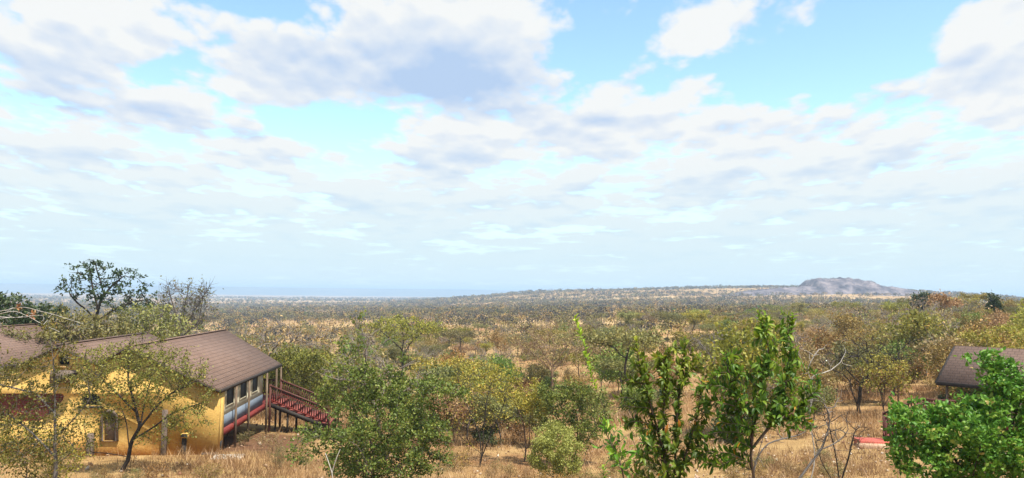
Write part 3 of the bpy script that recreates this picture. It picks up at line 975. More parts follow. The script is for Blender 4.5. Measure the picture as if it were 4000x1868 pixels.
    for a, b in wins:
        m = MB(); m.box(.135, .16, a-.04, b+.04, wz0-.04, wz1+.02); wd = m.build('window', M['mesh'], root)
        m = MB(); t = .05
        m.wall([(a-t, wz0-t), (b+t, wz0-t), (b+t, wz1), (a-t, wz1)], [[(a+t, wz0+t), (a+t, wz1-t), (b-t, wz1-t), (b-t, wz0+t)]], -.097+.3, -.075+.3, swap=True)
        m.build('frame', M['canvas'], wd)
    m = MB(); m.wall([(-7.0, zf), (.19, zf), (.19, zt), (ax3, az3-.3), (vx, vz-.3), (-7.0, vz-.3)], [], yE-.1, yE)
    m.build('canvas_wall', M['canvas'], root)
    m = MB(); m.box(.02, .36, yS+.004, 14.2, zf-.30, zf-.01); m.build('floor_beam', M['redwood'], root)
    m = MB(); m.box(-7.0, .016, yS, 14.2, zf-.18, zf-.02)
    m.build('deck', M['redwood'], root)
    for y in (on_side(500+880/2.074, 1560, .45)[0], on_side(500+985/2.074, 1540, .45)[0], 9.45, 12.0, 13.3):
        gx = LO+EX*.02+EY*y
        zg = gz(gx[0], gx[1])-LO[2]-.3
        m = MB(); m.cyl((.45, y, zg), (.42, y, zt-.04), .065, .06); m.build('post', M['log'], root, smooth=False)
    for y in (1.4, 4.6, 7.6, 10.6, 13.6):
        for x in (-2.6, -5.2):
            gx = LO+EX*x+EY*y; zg = gz(gx[0], gx[1])-LO[2]-.3
            m = MB(); m.cyl((x, y, zg), (x, y, zf-.19), .09, .09, 8); m.build('stilt', M['log'], root)
    # vent grille in the foot of the pier
    m = MB(); m.box(.325, .342, .42, .82, .12, .55); m.build('vent_grille', M['mesh'], root)
    m = MB(); m.box(-.4, .40, -.06, -.004, gnd, .10); m.build('plinth', M['stone'], root)
    return root, zf


LODGE, ZF = build_lodge()


def staircase(label, O, ang, x0, zdeck, run, drop, ya, yb, nstep, deckrail, posts_to):
    """timber stair from x0 going +x in the frame (O, ang): treads, stringers, a railing each side"""
    root = empty('staircase', O, ang); tag(root, label, 'stairs')
    ex = np.array([math.cos(ang), math.sin(ang), 0]); ey = np.array([-math.sin(ang), math.cos(ang), 0])
    g = lambda x, y: gz(*((O+ex*x+ey*y)[:2]))-O[2]
    sgn = 1 if run > 0 else -1
    for k in range(nstep):
        xa = x0+run*k/nstep; xb = x0+run*(k+1)/nstep+.05*sgn; z = zdeck-drop*(k+.6)/nstep
        m = MB(); m.box(min(xa, xb), max(xa, xb), ya+.07, yb-.07, z-.06, z); m.build('tread', M['redtread'], root)
        m = MB(); m.box(min(xa, xa+.03*sgn), max(xa, xa+.03*sgn), ya+.07, yb-.07, z, z+drop/nstep-.06); m.build('riser', M['redwood'], root)
    for y in (ya+.03, yb-.03):
        m = MB(); m.beam((x0, y, zdeck-.16), (x0+run, y, zdeck-.16-drop), .06, .26); m.build('stringer', M['fascia'], root)
    for y in (ya, yb):
        rl = MB(); rl.beam((x0, y, zdeck+1.02), (x0+run, y, zdeck+1.02-drop), .14, .09)
        r = rl.build('railing', M['railwood'], root)
        m = MB(); m.beam((x0, y, zdeck+.16), (x0+run, y, zdeck+.16-drop), .06, .08); m.build('bottom_rail', M['redwood'], r)
        n = int(abs(run)/.135)
        for k in range(n):
            t = (k+.5)/n
            m = MB(); m.beam((x0+run*t, y, zdeck+.2-drop*t), (x0+run*t, y, zdeck+.975-drop*t), .06, .06, (1, 0, 0)); m.build('baluster', M['railwood'], r)
        for t in (0, 1):
            m = MB(); x = x0+run*t; z = zdeck-drop*t
            m.box(x-.06, x+.06, y-.06, y+.06, min(g(x, y), z)-.2, z+1.1); m.build('newel_post', M['railwood'], r)
    for t in (.3, .62):
        for y in (ya+.12, yb-.12):
            x = x0+run*t; m = MB(); m.cyl((x, y, g(x, y)-.2), (x, y, zdeck-.28-drop*t), .07, .07, 8); m.build('support_post', M['bark_dark'], root)
    for (a, b) in deckrail:
        rl = MB(); rl.beam((*a, zdeck+1.02), (*b, zdeck+1.02), .14, .09); r = rl.build('railing', M['railwood'], root)
        m = MB(); m.beam((*a, zdeck+.14), (*b, zdeck+.14), .06, .08); m.build('bottom_rail', M['redwood'], r)
        L = math.dist(a, b); n = max(2, int(L/.135))
        for k in range(n):
            t = (k+.5)/n; x = a[0]+(b[0]-a[0])*t; y = a[1]+(b[1]-a[1])*t
            m = MB(); m.box(x-.03, x+.03, y-.03, y+.03, zdeck+.18, zdeck+.975); m.build('baluster', M['railwood'], r)
    return root


staircase('red timber staircase with slatted railings leading down from the yellow lodge', LO, AL, .45, ZF, 3.6, 1.42, 10.3, 13.3, 7,
          [((.15, 13.36), (-2.2, 14.1))], None)

# pale slab by the corner of the lodge
sx, sy = at(892, 1762, 37.3)[:2]
m = MB(); m.box(-.72, .72, -.42, .42, -.1, .07)
o = m.build('concrete_slab', M['concrete'], None, (sx, sy, gz(sx, sy)+.03), bevel=.03)
o.rotation_euler = (.03, -.02, .12)
tag(o, 'pale concrete slab lying on the ground by the yellow lodge corner', 'slab')

# ------------------------------------------------------------------ the half hidden cabin on the right
def build_cabin():
    e = at(3661, 1491, 43.5)
    ang = rad(45)          # local +y away from us, ridge along local y; visible slope faces left
    O = np.array([e[0], e[1], gz(e[0], e[1])])
    root = empty('cabin', O, ang); tag(root, 'brown roofed cabin mostly hidden behind bright green tree', 'cabin')
    ze = e[2]-O[2]; h = 1.85; wdt = 3.6
    roofm = MB()
    roofm.quadslab([(0, 0, ze), (wdt, 0, ze+h), (wdt, -12, ze+h), (0, -12, ze)], .12)
    roofm.quadslab([(wdt+.001, 0, ze+h), (2*wdt, 0, ze), (2*wdt, -12, ze), (wdt+.001, -12, ze+h)], .12)
    r = roofm.build('roof', M['shingle'], root)
    f = MB(); f.beam((-.03, .05, ze-.09), (-.03, -12, ze-.09), .05, .2); f.build('eave_board', M['fascia'], r)
    f = MB(); f.beam((0, .04, ze-.08), (wdt, .04, ze+h-.08), .05, .2, (0, 1, 0)); f.beam((2*wdt, .04, ze-.08), (wdt, .04, ze+h-.08), .05, .2, (0, 1, 0)); f.build('fascia', M['fascia'], r)
    zf = 1.05
    m = MB(); m.box(.5, 2*wdt-.4, -11.5, -3.2, zf, ze-.02); m.build('canvas_wall', M['canvas'], root)
    m = MB(); m.box(.2, 2*wdt-.2, -11.8, -.2, zf-.18, zf-.01); m.build('deck', M['redwood'], root)
    m = MB(); m.box(.46, .494, -7.6, -6.2, zf+.8, ze-.4); m.build('window', M['mesh'], root)
    for y in (-.4, -3.4, -7.4, -11.2):
        m = MB(); m.cyl((.3, y, -.6), (.3, y, ze-.06), .08, .07); m.build('post', M['log'], root)
    # railing along the deck's edge
    return root


build_cabin()
b = at(3720, 1562, 42.0); a = at(3590, 1560, 42.6)
RO = np.array([a[0], a[1], gz(a[0], a[1])])
ang = math.atan2(b[1]-a[1], b[0]-a[0])
zd = a[2]-1.02-RO[2]
staircase('red staircase with dark railings beside the half hidden cabin', RO, ang, 0.0, zd, -1.75, zd-.35, -1.5, .15, 6, [((0, .15), (2.4, .15)), ((0, -1.5), (.9, -1.5))], None)
la = at(3412, 1700, 41.6)
lo = np.array([la[0], la[1], gz(la[0], la[1])])
root = empty('landing', lo, rad(-8)); tag(root, 'red painted landing slab with tan edge at foot of stairs', 'landing')
m = MB(); m.box(-.75, .85, -.25, .9, -.3, .30); m.build('red_top', M['redpaint'], root, bevel=.02)
m = MB(); m.box(-.95, .75, -.8, -.254, -.3, .20); m.build('tan_edge', M['sand'], root, bevel=.02)

# ------------------------------------------------------------------ single plants near the viewer
R_ = lambda s: np.random.default_rng(s)


def hero(name, label, cat, x, Y, ells, wm, lm, seed, paths=None, sink=.08, group=None, **kw):
    base = foot(x, Y, sink)
    E = ell_at(base, Y, ells)
    if paths is None:
        lo = min(e[2]-e[5] for e in E)
        P = [[np.zeros(3), np.array([0, 0, max(.25, min(lo*.6, 1.2))])]]
    else:
        P = []
        for k, p in enumerate(paths):
            q = pth(base, Y, p['pts'] if isinstance(p, dict) else p)
            if k == 0 or (isinstance(p, dict) and p.get('root')): q = [np.zeros(3)+(np.array([q[0][0], q[0][1], 0.0]) if k else 0)]+q
            P.append(q)
    wood, leaf, info = grow(R_(seed), P, E, **kw)
    return place(name, label, cat, base, wood, leaf, wm, lm, group), info


# spreading thorn tree in front of the lodge
hero('thorn_tree', 'spreading multi-stemmed tree with sparse yellow-green leaves before the yellow lodge wall', 'tree', 322, 33.5,
     [(300, 925, 120, 55), (420, 930, 110, 45), (470, 985, 75, 45), (390, 890, 90, 45, 0, .4), (320, 880, 60, 40, 0, .4), (250, 960, 65, 45), (430, 1030, 70, 35), (350, 960, 110, 60), (300, 1040, 60, 50, 0, .5), (330, 850, 40, 25, 0, .5), (470, 1060, 70, 40, 0, .8), (240, 1050, 60, 50, 0, .8), (400, 1090, 60, 40, 0, .5)],
     'bark_dark', 'acacia', 5,
     paths=[[(322, 1160), (330, 1110), (352, 1075), (340, 1020), (322, 960), (325, 890)],
            [(352, 1075), (395, 1020), (430, 990), (490, 960)], [(330, 1110), (385, 1075), (440, 1035), (520, 1010)],
            [(322, 1150), (270, 1140), (225, 1137), (185, 1148)], [(345, 1040), (290, 985), (240, 940)], [(352, 1075, .5), (372, 980, 1.5), (400, 900, 1.8)], [(325, 1140), (318, 1060), (300, 1010)]],
     n_att=900, step=.15, tip=.0085, p=2.25, shell=.25, wob=.3, maxn=3400,
     twigs=dict(n=1.5, L=.3, r=.0065, lim=2.0), leaves=dict(n=10500, spread=.10, L=.105, W=.058, cover=.5, lift=.0, lim=1.8))
# grey trunked straggly tree at the left edge
hero('straggly_tree', 'straggly grey-trunked tree with thin scattered leaves at left edge before the lodge', 'tree', 140, 23.0,
     [(60, 960, 90, 70), (150, 900, 70, 55), (60, 1060, 100, 60), (180, 960, 60, 50), (110, 1120, 100, 60), (200, 1040, 50, 40), (40, 1150, 80, 60), (120, 850, 40, 35, 0, .5), (230, 930, 40, 30, 0, .6), (10, 900, 50, 60)],
     'bark_grey', 'acacia', 8,
     paths=[[(140, 1200), (138, 1050), (137, 960), (134, 905), (128, 860), (121, 812)], [(134, 905), (150, 880), (160, 850)],
            [(138, 1040), (90, 990), (30, 975), (-40, 960)], [(140, 1100), (190, 1050), (230, 1000)], [(140, 1150), (80, 1090), (20, 1040)], [(140, 1170), (190, 1130), (150, 1085)]],
     n_att=560, step=.14, tip=.0065, p=2.2, shell=.1, wob=.4, maxn=2400, cap=.085,
     twigs=dict(n=1.0, L=.28, r=.0045, lim=2.2, up=.0), leaves=dict(n=7500, spread=.10, L=.085, W=.045, cover=.55, lift=.05))
# low leafy shrub under it
hero('shrub', 'low leafy olive shrub growing at the foot of the straggly grey-trunked tree', 'shrub', 95, 24.5,
     [(60, 1130, 110, 55), (150, 1160, 70, 50), (10, 1110, 60, 70)], 'bark_brown', 'olive', 9, n_att=260, step=.16, tip=.006, shell=.2,
     twigs=dict(n=.6, L=.25, r=.004), leaves=dict(n=3600, spread=.11, L=.085, W=.045, cover=.7))
# dead branches with a few dry red leaves entering at the left
hero('dead_tree', 'fallen pale dead tree with leftover rust-red leaves at the far left above the roof', 'dead tree', -60, 25.0,
     [(40, 790, 70, 16), (90, 800, 50, 10)], 'bark_dead', 'dryleaf', 14,
     paths=[[(-60, 1100), (-55, 900), (-40, 790), (60, 772), (130, 790), (210, 815)], [(-40, 795), (20, 800), (110, 792)], [(-40, 800), (40, 780), (95, 810), (150, 835)]],
     n_att=60, step=.16, tip=.006, p=2.6, cap=.032, leaves=dict(n=36, spread=.05, L=.13, W=.07, cover=.12, lim=1.6))
# tall open tree behind the lodge roofs
hero('canopy_tree', 'tall open-crowned tree with dark leaves standing behind the lodge roofs', 'tree', 240, 66.0,
     [(235, 668, 45, 26), (310, 690, 45, 24), (185, 715, 45, 28), (260, 720, 70, 36), (340, 735, 48, 30), (215, 690, 50, 32), (300, 760, 80, 26), (180, 745, 30, 14, 0, .6), (365, 770, 30, 20)],
     'bark_dark', 'deep', 17,
     paths=[[(240, 860), (241, 815), (225, 785), (195, 762), (172, 735)], [(241, 812), (245, 770), (232, 720), (228, 680)], [(241, 812), (275, 785), (320, 765), (360, 755)], [(243, 795), (255, 750), (285, 715), (315, 690)], [(262, 740), (250, 700), (240, 665)]],
     n_att=620, step=.30, tip=.022, p=2.25, shell=.35, wob=.35, maxn=2400, twigs=dict(n=.5, L=.4, r=.012), leaves=dict(n=2000, spread=.13, L=.27, W=.14, cover=.4, lift=-.05, flat=.6))
# bare tree right of it
hero('bare_tree', 'leafless grey tree with fine upright twigs behind the lodge roof, right of the tall tree', 'tree', 455, 68.0,
     [(420, 740, 30, 26), (470, 750, 60, 36), (515, 740, 26, 22), (400, 790, 40, 30), (470, 800, 60, 40), (540, 790, 20, 30, 0, .4)],
     'bark_grey', 'dull', 19, paths=[[(455, 870), (457, 830), (440, 780), (420, 715)], [(457, 835), (490, 780), (525, 725)], [(457, 830), (465, 770), (475, 720)], [(455, 850), (500, 810), (510, 750), (520, 728)]],
     n_att=560, step=.3, tip=.019, p=2.3, trop=(0, 0, .25), shell=.3, wob=.3, maxn=2600, twigs=dict(n=3.2, L=.9, r=.016, up=.35), leaves=dict(n=500, spread=.25, L=.25, W=.14, cover=.3))
hero('bush_tree', 'dark brushy tree between the tall tree and the leafless tree behind the lodge', 'tree', 385, 64.0,
     [(380, 800, 60, 34), (430, 825, 70, 26), (350, 830, 60, 26), (330, 790, 40, 26)], 'twig_mauve', 'dull', 23,
     n_att=300, step=.3, tip=.014, shell=.2, twigs=dict(n=1.6, L=.6, r=.010), leaves=dict(n=2400, spread=.22, L=.26, W=.14, cover=.6))
hero('bush_tree', 'dark leafy tree at the far left edge behind the lodge ridge', 'tree', 55, 60.0,
     [(20, 760, 60, 26), (90, 775, 45, 24), (60, 805, 80, 26), (130, 800, 40, 30), (-20, 780, 50, 40)], 'bark_dark', 'deep', 24,
     n_att=360, step=.3, tip=.014, shell=.2, twigs=dict(n=.8, L=.5, r=.010), leaves=dict(n=3600, spread=.2, L=.27, W=.15, cover=.7))
hero('bush_tree', 'grey-green leafy tree behind the roofs, directly under the tall open-crowned tree', 'tree', 215, 60.0,
     [(180, 810, 60, 34), (270, 820, 60, 30), (230, 850, 60, 28), (320, 850, 50, 24)], 'bark_grey', 'dull', 25,
     n_att=300, step=.3, tip=.014, shell=.2, twigs=dict(n=1.2, L=.5, r=.010), leaves=dict(n=2600, spread=.2, L=.26, W=.14, cover=.6))

# the big leafy bush left of centre
hero('leafy_bush', 'large dense green bush in the foreground right of the red staircase', 'bush', 940, 26.5,
     [(985, 1085, 135, 85), (1010, 1000, 90, 55), (935, 965, 55, 60), (1070, 1095, 70, 75), (800, 1105, 70, 45), (925, 905, 28, 45, 0, .6), (1100, 985, 60, 32), (960, 1160, 150, 50), (765, 1130, 45, 32), (1150, 1000, 40, 20, 0, .7), (880, 1050, 60, 45, 0, .8), (905, 830, 8, 40, 0, .8), (860, 880, 10, 30, 0, .8), (1010, 900, 10, 30, 0, .8)],
     'bark_grey', 'green', 31,
     paths=[[(940, 1210), (938, 1150), (925, 1060), (905, 950), (900, 860), (905, 800)], [(945, 1200), (990, 1120), (1040, 1030), (1090, 970)], [(935, 1200), (870, 1130), (800, 1080)], [(950, 1200), (1040, 1150), (1100, 1080)], [(935, 1190, -1), (900, 1120, -1.8), (850, 1095, -2)], [(945, 1190, .5), (985, 1080, 1.5), (1000, 960, 2)], [(905, 950), (870, 905), (860, 860)], [(990, 1060), (1012, 960), (1012, 890)]],
     n_att=1200, step=.15, tip=.006, p=2.25, shell=.35, maxn=4200, twigs=dict(n=1.1, L=.30, r=.004, up=.2), leaves=dict(n=26000, spread=.075, L=.095, W=.06, cover=.7, lift=.15, face=.7))
# bushes of the middle foreground
hero('leafy_bush', 'dense dark green bush behind the small pale round bush', 'bush', 1445, 38.5,
     [(1440, 1050, 75, 70), (1400, 1010, 70, 45), (1490, 1040, 55, 70), (1450, 990, 60, 35), (1470, 1100, 60, 40)], 'bark_dark', 'green', 33,
     n_att=420, step=.2, tip=.008, shell=.35, twigs=dict(n=.8, L=.3, r=.005), leaves=dict(n=8200, spread=.12, L=.12, W=.075, cover=.85))
hero('pale_bush', 'small round pale yellow-green bush standing alone on straw grass in the centre foreground', 'bush', 1395, 31.5,
     [(1395, 1120, 62, 50), (1370, 1160, 45, 40), (1425, 1165, 45, 40)], 'bark_brown', 'pale', 34,
     n_att=300, step=.13, tip=.006, shell=.35, twigs=dict(n=1.0, L=.22, r=.004, up=.4), leaves=dict(n=13000, spread=.08, L=.085, W=.042, cover=.9, lift=.5))
hero('olive_bush', 'two-stemmed olive bush tree with bare lower trunks left of the dark green bush', 'bush', 1323, 39.5,
     [(1300, 985, 80, 40), (1250, 950, 60, 40), (1350, 1010, 55, 40), (1190, 960, 60, 40)], 'bark_brown', 'olive', 35,
     paths=[[(1323, 1130), (1318, 1070), (1300, 1020)], [(1333, 1125), (1330, 1060), (1345, 1020)]],
     n_att=330, step=.2, tip=.008, shell=.3, twigs=dict(n=1.0, L=.3, r=.006), leaves=dict(n=5200, spread=.13, L=.12, W=.065, cover=.7))
hero('bare_shrub', 'dark many-stemmed leafless shrub in the centre, right of the large green bush', 'shrub', 1212, 37.5,
     [(1190, 1020, 60, 60), (1240, 1030, 55, 60), (1170, 970, 40, 40, 0, .6), (1260, 980, 45, 40), (1150, 1060, 30, 30, 0, .5)], 'bark_dark', 'olive', 36,
     paths=[[(1212, 1145), (1205, 1090), (1175, 1020), (1150, 950)], [(1214, 1145), (1216, 1080), (1225, 1000)], [(1216, 1140), (1240, 1080), (1270, 1010)], [(1210, 1140), (1170, 1110), (1125, 1060)]],
     n_att=330, step=.18, tip=.0085, p=2.3, trop=(0, 0, .2), shell=.1, twigs=dict(n=1.9, L=.45, r=.0065, up=.3), leaves=dict(n=700, spread=.15, L=.11, W=.06, cover=.3))
hero('bush_tree', 'bright olive bushy tree with rounded crown beyond the top of the staircase', 'tree', 750, 58.0,
     [(745, 905, 65, 40), (800, 930, 55, 40), (700, 940, 45, 40), (770, 960, 70, 35), (730, 890, 30, 25)], 'bark_brown', 'acacia', 37,
     n_att=400, step=.27, tip=.011, shell=.35, twigs=dict(n=.9, L=.4, r=.008), leaves=dict(n=6500, spread=.2, L=.19, W=.11, cover=.8))
hero('bush_tree', 'dull green bushy tree between the staircase and the large foreground bush', 'tree', 860, 47.0,
     [(860, 960, 50, 45), (900, 990, 50, 40), (830, 1000, 40, 30)], 'bark_brown', 'green', 38,
     n_att=300, step=.24, tip=.010, shell=.3, twigs=dict(n=.8, L=.35, r=.007), leaves=dict(n=4500, spread=.16, L=.15, W=.09, cover=.8))
# marked trees of the middle ground
hero('flat_topped_tree', 'flat-topped thorn tree with forked dark trunk rising over the bush left of centre', 'tree', 1012, 95.0,
     [(1010, 815, 90, 20), (960, 830, 60, 20), (1070, 830, 55, 22), (1010, 845, 80, 18, 0, .5)], 'bark_dark', 'olive', 41,
     paths=[[(1012, 945), (1014, 905), (1012, 880), (985, 855), (955, 830)], [(1014, 895), (1035, 860), (1070, 830)], [(1013, 880), (1015, 850), (1010, 815)]],
     n_att=420, step=.36, tip=.019, p=2.3, shell=.2, wob=.3, maxn=1800, twigs=dict(n=1.4, L=.6, r=.013), leaves=dict(n=3600, spread=.24, L=.25, W=.13, cover=.6, flat=.4))
hero('brown_bare_tree', 'big round-headed brown leafless tree with pale inner limbs right of centre', 'tree', 1390, 86.0,
     [(1390, 870, 105, 60), (1340, 850, 60, 45), (1440, 850, 65, 45), (1390, 830, 80, 30), (1300, 890, 45, 35, 0, .6), (1480, 890, 40, 35, 0, .6)], 'twig_brown', 'russet', 42,
     paths=[[(1390, 965), (1388, 935), (1350, 895), (1310, 870)], [(1388, 930), (1395, 880), (1385, 830)], [(1390, 935), (1430, 890), (1475, 870)], [(1389, 925), (1345, 850), (1320, 825)], [(1392, 920), (1440, 850), (1450, 820)]],
     n_att=700, step=.36, tip=.019, p=2.35, shell=.25, wob=.35, maxn=2600, twigs=dict(n=2.2, L=.75, r=.014, up=.1), leaves=dict(n=2600, spread=.3, L=.24, W=.12, cover=.6))
hero('bare_tree', 'pale grey leafless tree with vase-shaped limbs behind the glossy foreground shrubs', 'tree', 1796, 108.0,
     [(1800, 865, 60, 34), (1760, 860, 35, 26), (1840, 860, 35, 28)], 'bark_grey', 'dull', 43,
     paths=[[(1796, 935), (1797, 910), (1775, 880), (1755, 855)], [(1797, 905), (1810, 870), (1835, 850)], [(1797, 900), (1798, 870), (1795, 840)]],
     n_att=360, step=.36, tip=.026, p=2.3, shell=.3, wob=.35, maxn=1600, twigs=dict(n=2.0, L=.7, r=.018, up=.15))
hero('umbrella_tree', 'dark-limbed tree with smoky leafless umbrella crown right of the glossy shrubs', 'tree', 2158, 56.0,
     [(2170, 900, 100, 34), (2110, 905, 60, 28), (2240, 900, 70, 34), (2180, 870, 80, 30), (2130, 940, 60, 16, 0, .5), (2290, 870, 50, 30, 0, .7)], 'bark_dark', 'dull', 44,
     paths=[[(2158, 1030), (2163, 990), (2165, 965), (2185, 940), (2195, 905), (2180, 880)], [(2158, 1022), (2143, 985), (2140, 960), (2120, 940), (2090, 930)], [(2165, 965), (2130, 930), (2105, 900)], [(2190, 930), (2225, 925), (2260, 900)], [(2192, 915), (2160, 895), (2110, 905)], [(2170, 975), (2210, 955), (2240, 960)]],
     n_att=620, step=.24, tip=.016, p=2.2, shell=.2, wob=.4, maxn=2400, twigs=dict(n=2.0, L=.42, r=.010, up=.1), leaves=dict(n=900, spread=.2, L=.16, W=.09, cover=.4))
hero('bare_shrub', 'slender several-stemmed shrub with brown leaves right of the dark umbrella-crowned tree', 'shrub', 2222, 53.0,
     [(2200, 950, 45, 45), (2250, 950, 45, 50), (2225, 920, 50, 40)], 'bark_dark', 'olive', 45,
     paths=[[(2222, 1025), (2215, 985), (2195, 945)], [(2223, 1022), (2225, 975), (2228, 930)], [(2224, 1020), (2245, 985), (2265, 960)]],
     n_att=260, step=.24, tip=.010, trop=(0, 0, .15), twigs=dict(n=1.4, L=.4, r=.008), leaves=dict(n=1400, spread=.2, L=.16, W=.09, cover=.5))
hero('round_tree', 'dense round dark green tree standing up on the right skyline', 'tree', 2322, 150.0,
     [(2322, 750, 26, 16), (2312, 762, 24, 14), (2335, 760, 20, 14)], 'bark_dark', 'deep', 46,
     n_att=220, step=.4, tip=.02, shell=.4, leaves=dict(n=4200, spread=.3, L=.34, W=.22, cover=.95))
hero('spiky_tree', 'loose tree with coarse rust-tinged leaves breaking the skyline right of the round dark tree', 'tree', 2375, 118.0,
     [(2370, 745, 30, 12), (2390, 760, 30, 14), (2350, 765, 20, 10)], 'bark_dark', 'russet', 47,
     n_att=160, step=.4, tip=.02, shell=.3, leaves=dict(n=1100, spread=.28, L=.42, W=.2, cover=.6))
hero('spiky_tree', 'small dark spiky tree breaking the skyline at the right, nearer the picture edge', 'tree', 2497, 112.0,
     [(2495, 745, 16, 10), (2500, 765, 22, 14)], 'bark_dark', 'deep', 48,
     n_att=120, step=.4, tip=.02, shell=.3, leaves=dict(n=800, spread=.26, L=.42, W=.2, cover=.6))

# the broad-leaved tree at the right edge
hero('broadleaf_tree', 'bright green broad-leaved tree filling the right foreground before the cabin', 'tree', 2440, 13.0,
     [(2505, 965, 62, 70), (2430, 1040, 70, 48), (2525, 955, 50, 45), (2500, 918, 46, 46, 0, 1), (2545, 940, 40, 36, 0, .8), (2560, 1010, 90, 90), (2300, 1070, 70, 45), (2380, 1090, 100, 60), (2490, 1080, 120, 80), (2485, 905, 30, 40, 0, .7), (2275, 1085, 50, 34, 0, .6), (2330, 1140, 90, 40, 0, .6), (2480, 1160, 120, 50), (2380, 1050, 40, 26, 0, 1.0), (2490, 882, 18, 20, 0, 1.5), (2240, 1065, 26, 22, 0, 1.5), (2290, 1070, 50, 28, 0, 1.2), (2345, 1052, 45, 28, 0, 1.2), (2330, 1185, 90, 40, 0, .5), (2440, 1195, 90, 50, 0, .6), (2290, 1150, 50, 40, 0, .5)],
     'bark_dark', 'bright', 51,
     paths=[[(2440, 1300), (2445, 1200), (2470, 1090), (2500, 980), (2500, 900)], [(2445, 1210), (2390, 1140), (2330, 1090), (2280, 1070)], [(2448, 1200), (2530, 1120), (2570, 1000)], [(2446, 1190), (2430, 1100), (2415, 1050)], [(2448, 1195, -.3), (2470, 1120, -.8), (2440, 1060, -1)]],
     n_att=900, step=.09, tip=.0042, p=2.2, shell=.2, maxn=3600, cap=.05, twigs=dict(n=.9, L=.22, r=.003, up=.3), leaves=dict(n=14000, spread=.05, L=.085, W=.042, cover=.6, lift=.2, face=.9, curl=True))


def shoot_shrub(name, label, cat, x, Y, ells, paths, seed, n_att, lm='glossy', wm='bark_brown', L=.095, W=.030, gap=.009, rise=.75, step=.055, tip=.0034, lim=4.5, cap=.013, group=None, bare=.0, drop=None, sink=.1):
    """shrub of upright shoots set with alternate, arching, glossy leaves"""
    rng = R_(seed)
    base = foot(x, Y, sink); E = ell_at(base, Y, ells, .95)
    P = []
    for k, p in enumerate(paths):
        q = pth(base, Y, p)
        if k == 0: q = [np.zeros(3)]+q
        P.append(q)
    wood, _, (Pn, par, r, dirs) = grow(rng, P, E, n_att=n_att, step=step, kill=step*2.0, tip=tip, p=2.2, trop=(0, 0, .55), wob=.12, shell=.35, maxn=9000, cap=cap)
    lf = Geo(); c, d, up = [], [], []
    zmin = min(e[2]-e[5] for e in E)
    for i in range(len(par)):
        if par[i] < 0 or r[i] > tip*lim or Pn[i][2] < zmin or rng.random() < bare: continue
        a, b = Pn[par[i]], Pn[i]; t = dirs[i]
        n = max(1, int(np.linalg.norm(b-a)/gap+rng.random()))
        for k in range(n):
            ph = rng.uniform(0, 2*PI)
            o = np.cross(t, [math.cos(ph), math.sin(ph), .3]); o /= np.linalg.norm(o)+1e-9
            dd = t*rise+o*rng.uniform(.75, 1.25)
            c.append(a+(b-a)*(k+rng.random())/n); d.append(dd); up.append(t*1.2-o*.5+np.array([0, 0, .5])+rng.normal(0, .15, 3))
    c, d, up = np.array(c), np.array(d), np.array(up)
    n = len(c); s = rng.uniform(.55, 1.12, n)
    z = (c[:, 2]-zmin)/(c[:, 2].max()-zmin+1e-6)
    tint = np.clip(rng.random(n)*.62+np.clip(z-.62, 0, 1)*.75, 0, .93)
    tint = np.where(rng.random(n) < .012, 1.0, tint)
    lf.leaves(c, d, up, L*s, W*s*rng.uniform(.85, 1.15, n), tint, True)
    return place(name, label, cat, base, wood, lf, wm, lm, group)


shoot_shrub('glossy_shrub', 'glossy-leaved foreground shrub with upright leafy shoots, left of its taller neighbour', 'shrub', 1690, 7.6,
            [(1600, 905, 26, 62, 0, 2.5), (1640, 960, 55, 60, 0, 2), (1720, 915, 34, 70, 0, 2.5), (1680, 970, 60, 70, 0, 2), (1690, 930, 60, 50, 0, 2), (1750, 975, 30, 60, 0, 2), (1585, 1010, 36, 55, 0, .7), (1772, 1040, 36, 65, 0, .7), (1600, 930, 18, 50, 0, 1), (1765, 930, 18, 50, 0, .8), (1640, 1080, 70, 70, 0, .5), (1720, 1120, 70, 80, 0, .5), (1650, 1190, 80, 50, 0, .4)],
            [[(1690, 1500), (1685, 1250), (1668, 1130), (1640, 1030), (1610, 920), (1598, 850)], [(1690, 1300), (1700, 1130), (1705, 1020), (1722, 900), (1726, 850)], [(1688, 1290), (1670, 1100), (1672, 980), (1668, 890)], [(1695, 1250), (1740, 1100), (1765, 1000)]],
            61, 1700)
shoot_shrub('glossy_shrub', 'tallest glossy-leaved foreground shrub with a spire of yellow-green shoots', 'shrub', 1905, 7.4,
            [(1950, 850, 55, 60), (1905, 830, 24, 60, 0, .8), (1990, 830, 30, 55, 0, .8), (1960, 930, 75, 70), (1850, 950, 55, 55), (1880, 1000, 70, 60), (2030, 990, 40, 35, 0, .7), (1830, 920, 24, 40, 0, .7), (2045, 955, 26, 45, 0, .8), (2000, 1060, 55, 45, 0, .6), (1795, 1000, 26, 60, 0, .8), (1940, 1030, 80, 50, 0, .7), (1850, 1090, 60, 60, 0, .5), (1800, 1010, 50, 50, 0, .5), (1810, 1150, 60, 50, 0, .4)],
            [[(1905, 1500), (1903, 1250), (1890, 1150), (1895, 1080), (1920, 980), (1935, 880), (1905, 780)], [(1892, 1130), (1950, 1060), (1980, 960), (1990, 850), (1995, 790)], [(1893, 1110), (1860, 1040), (1840, 960), (1822, 890)], [(1930, 1080), (2000, 1030), (2060, 980)]],
            62, 2000, cap=.016)
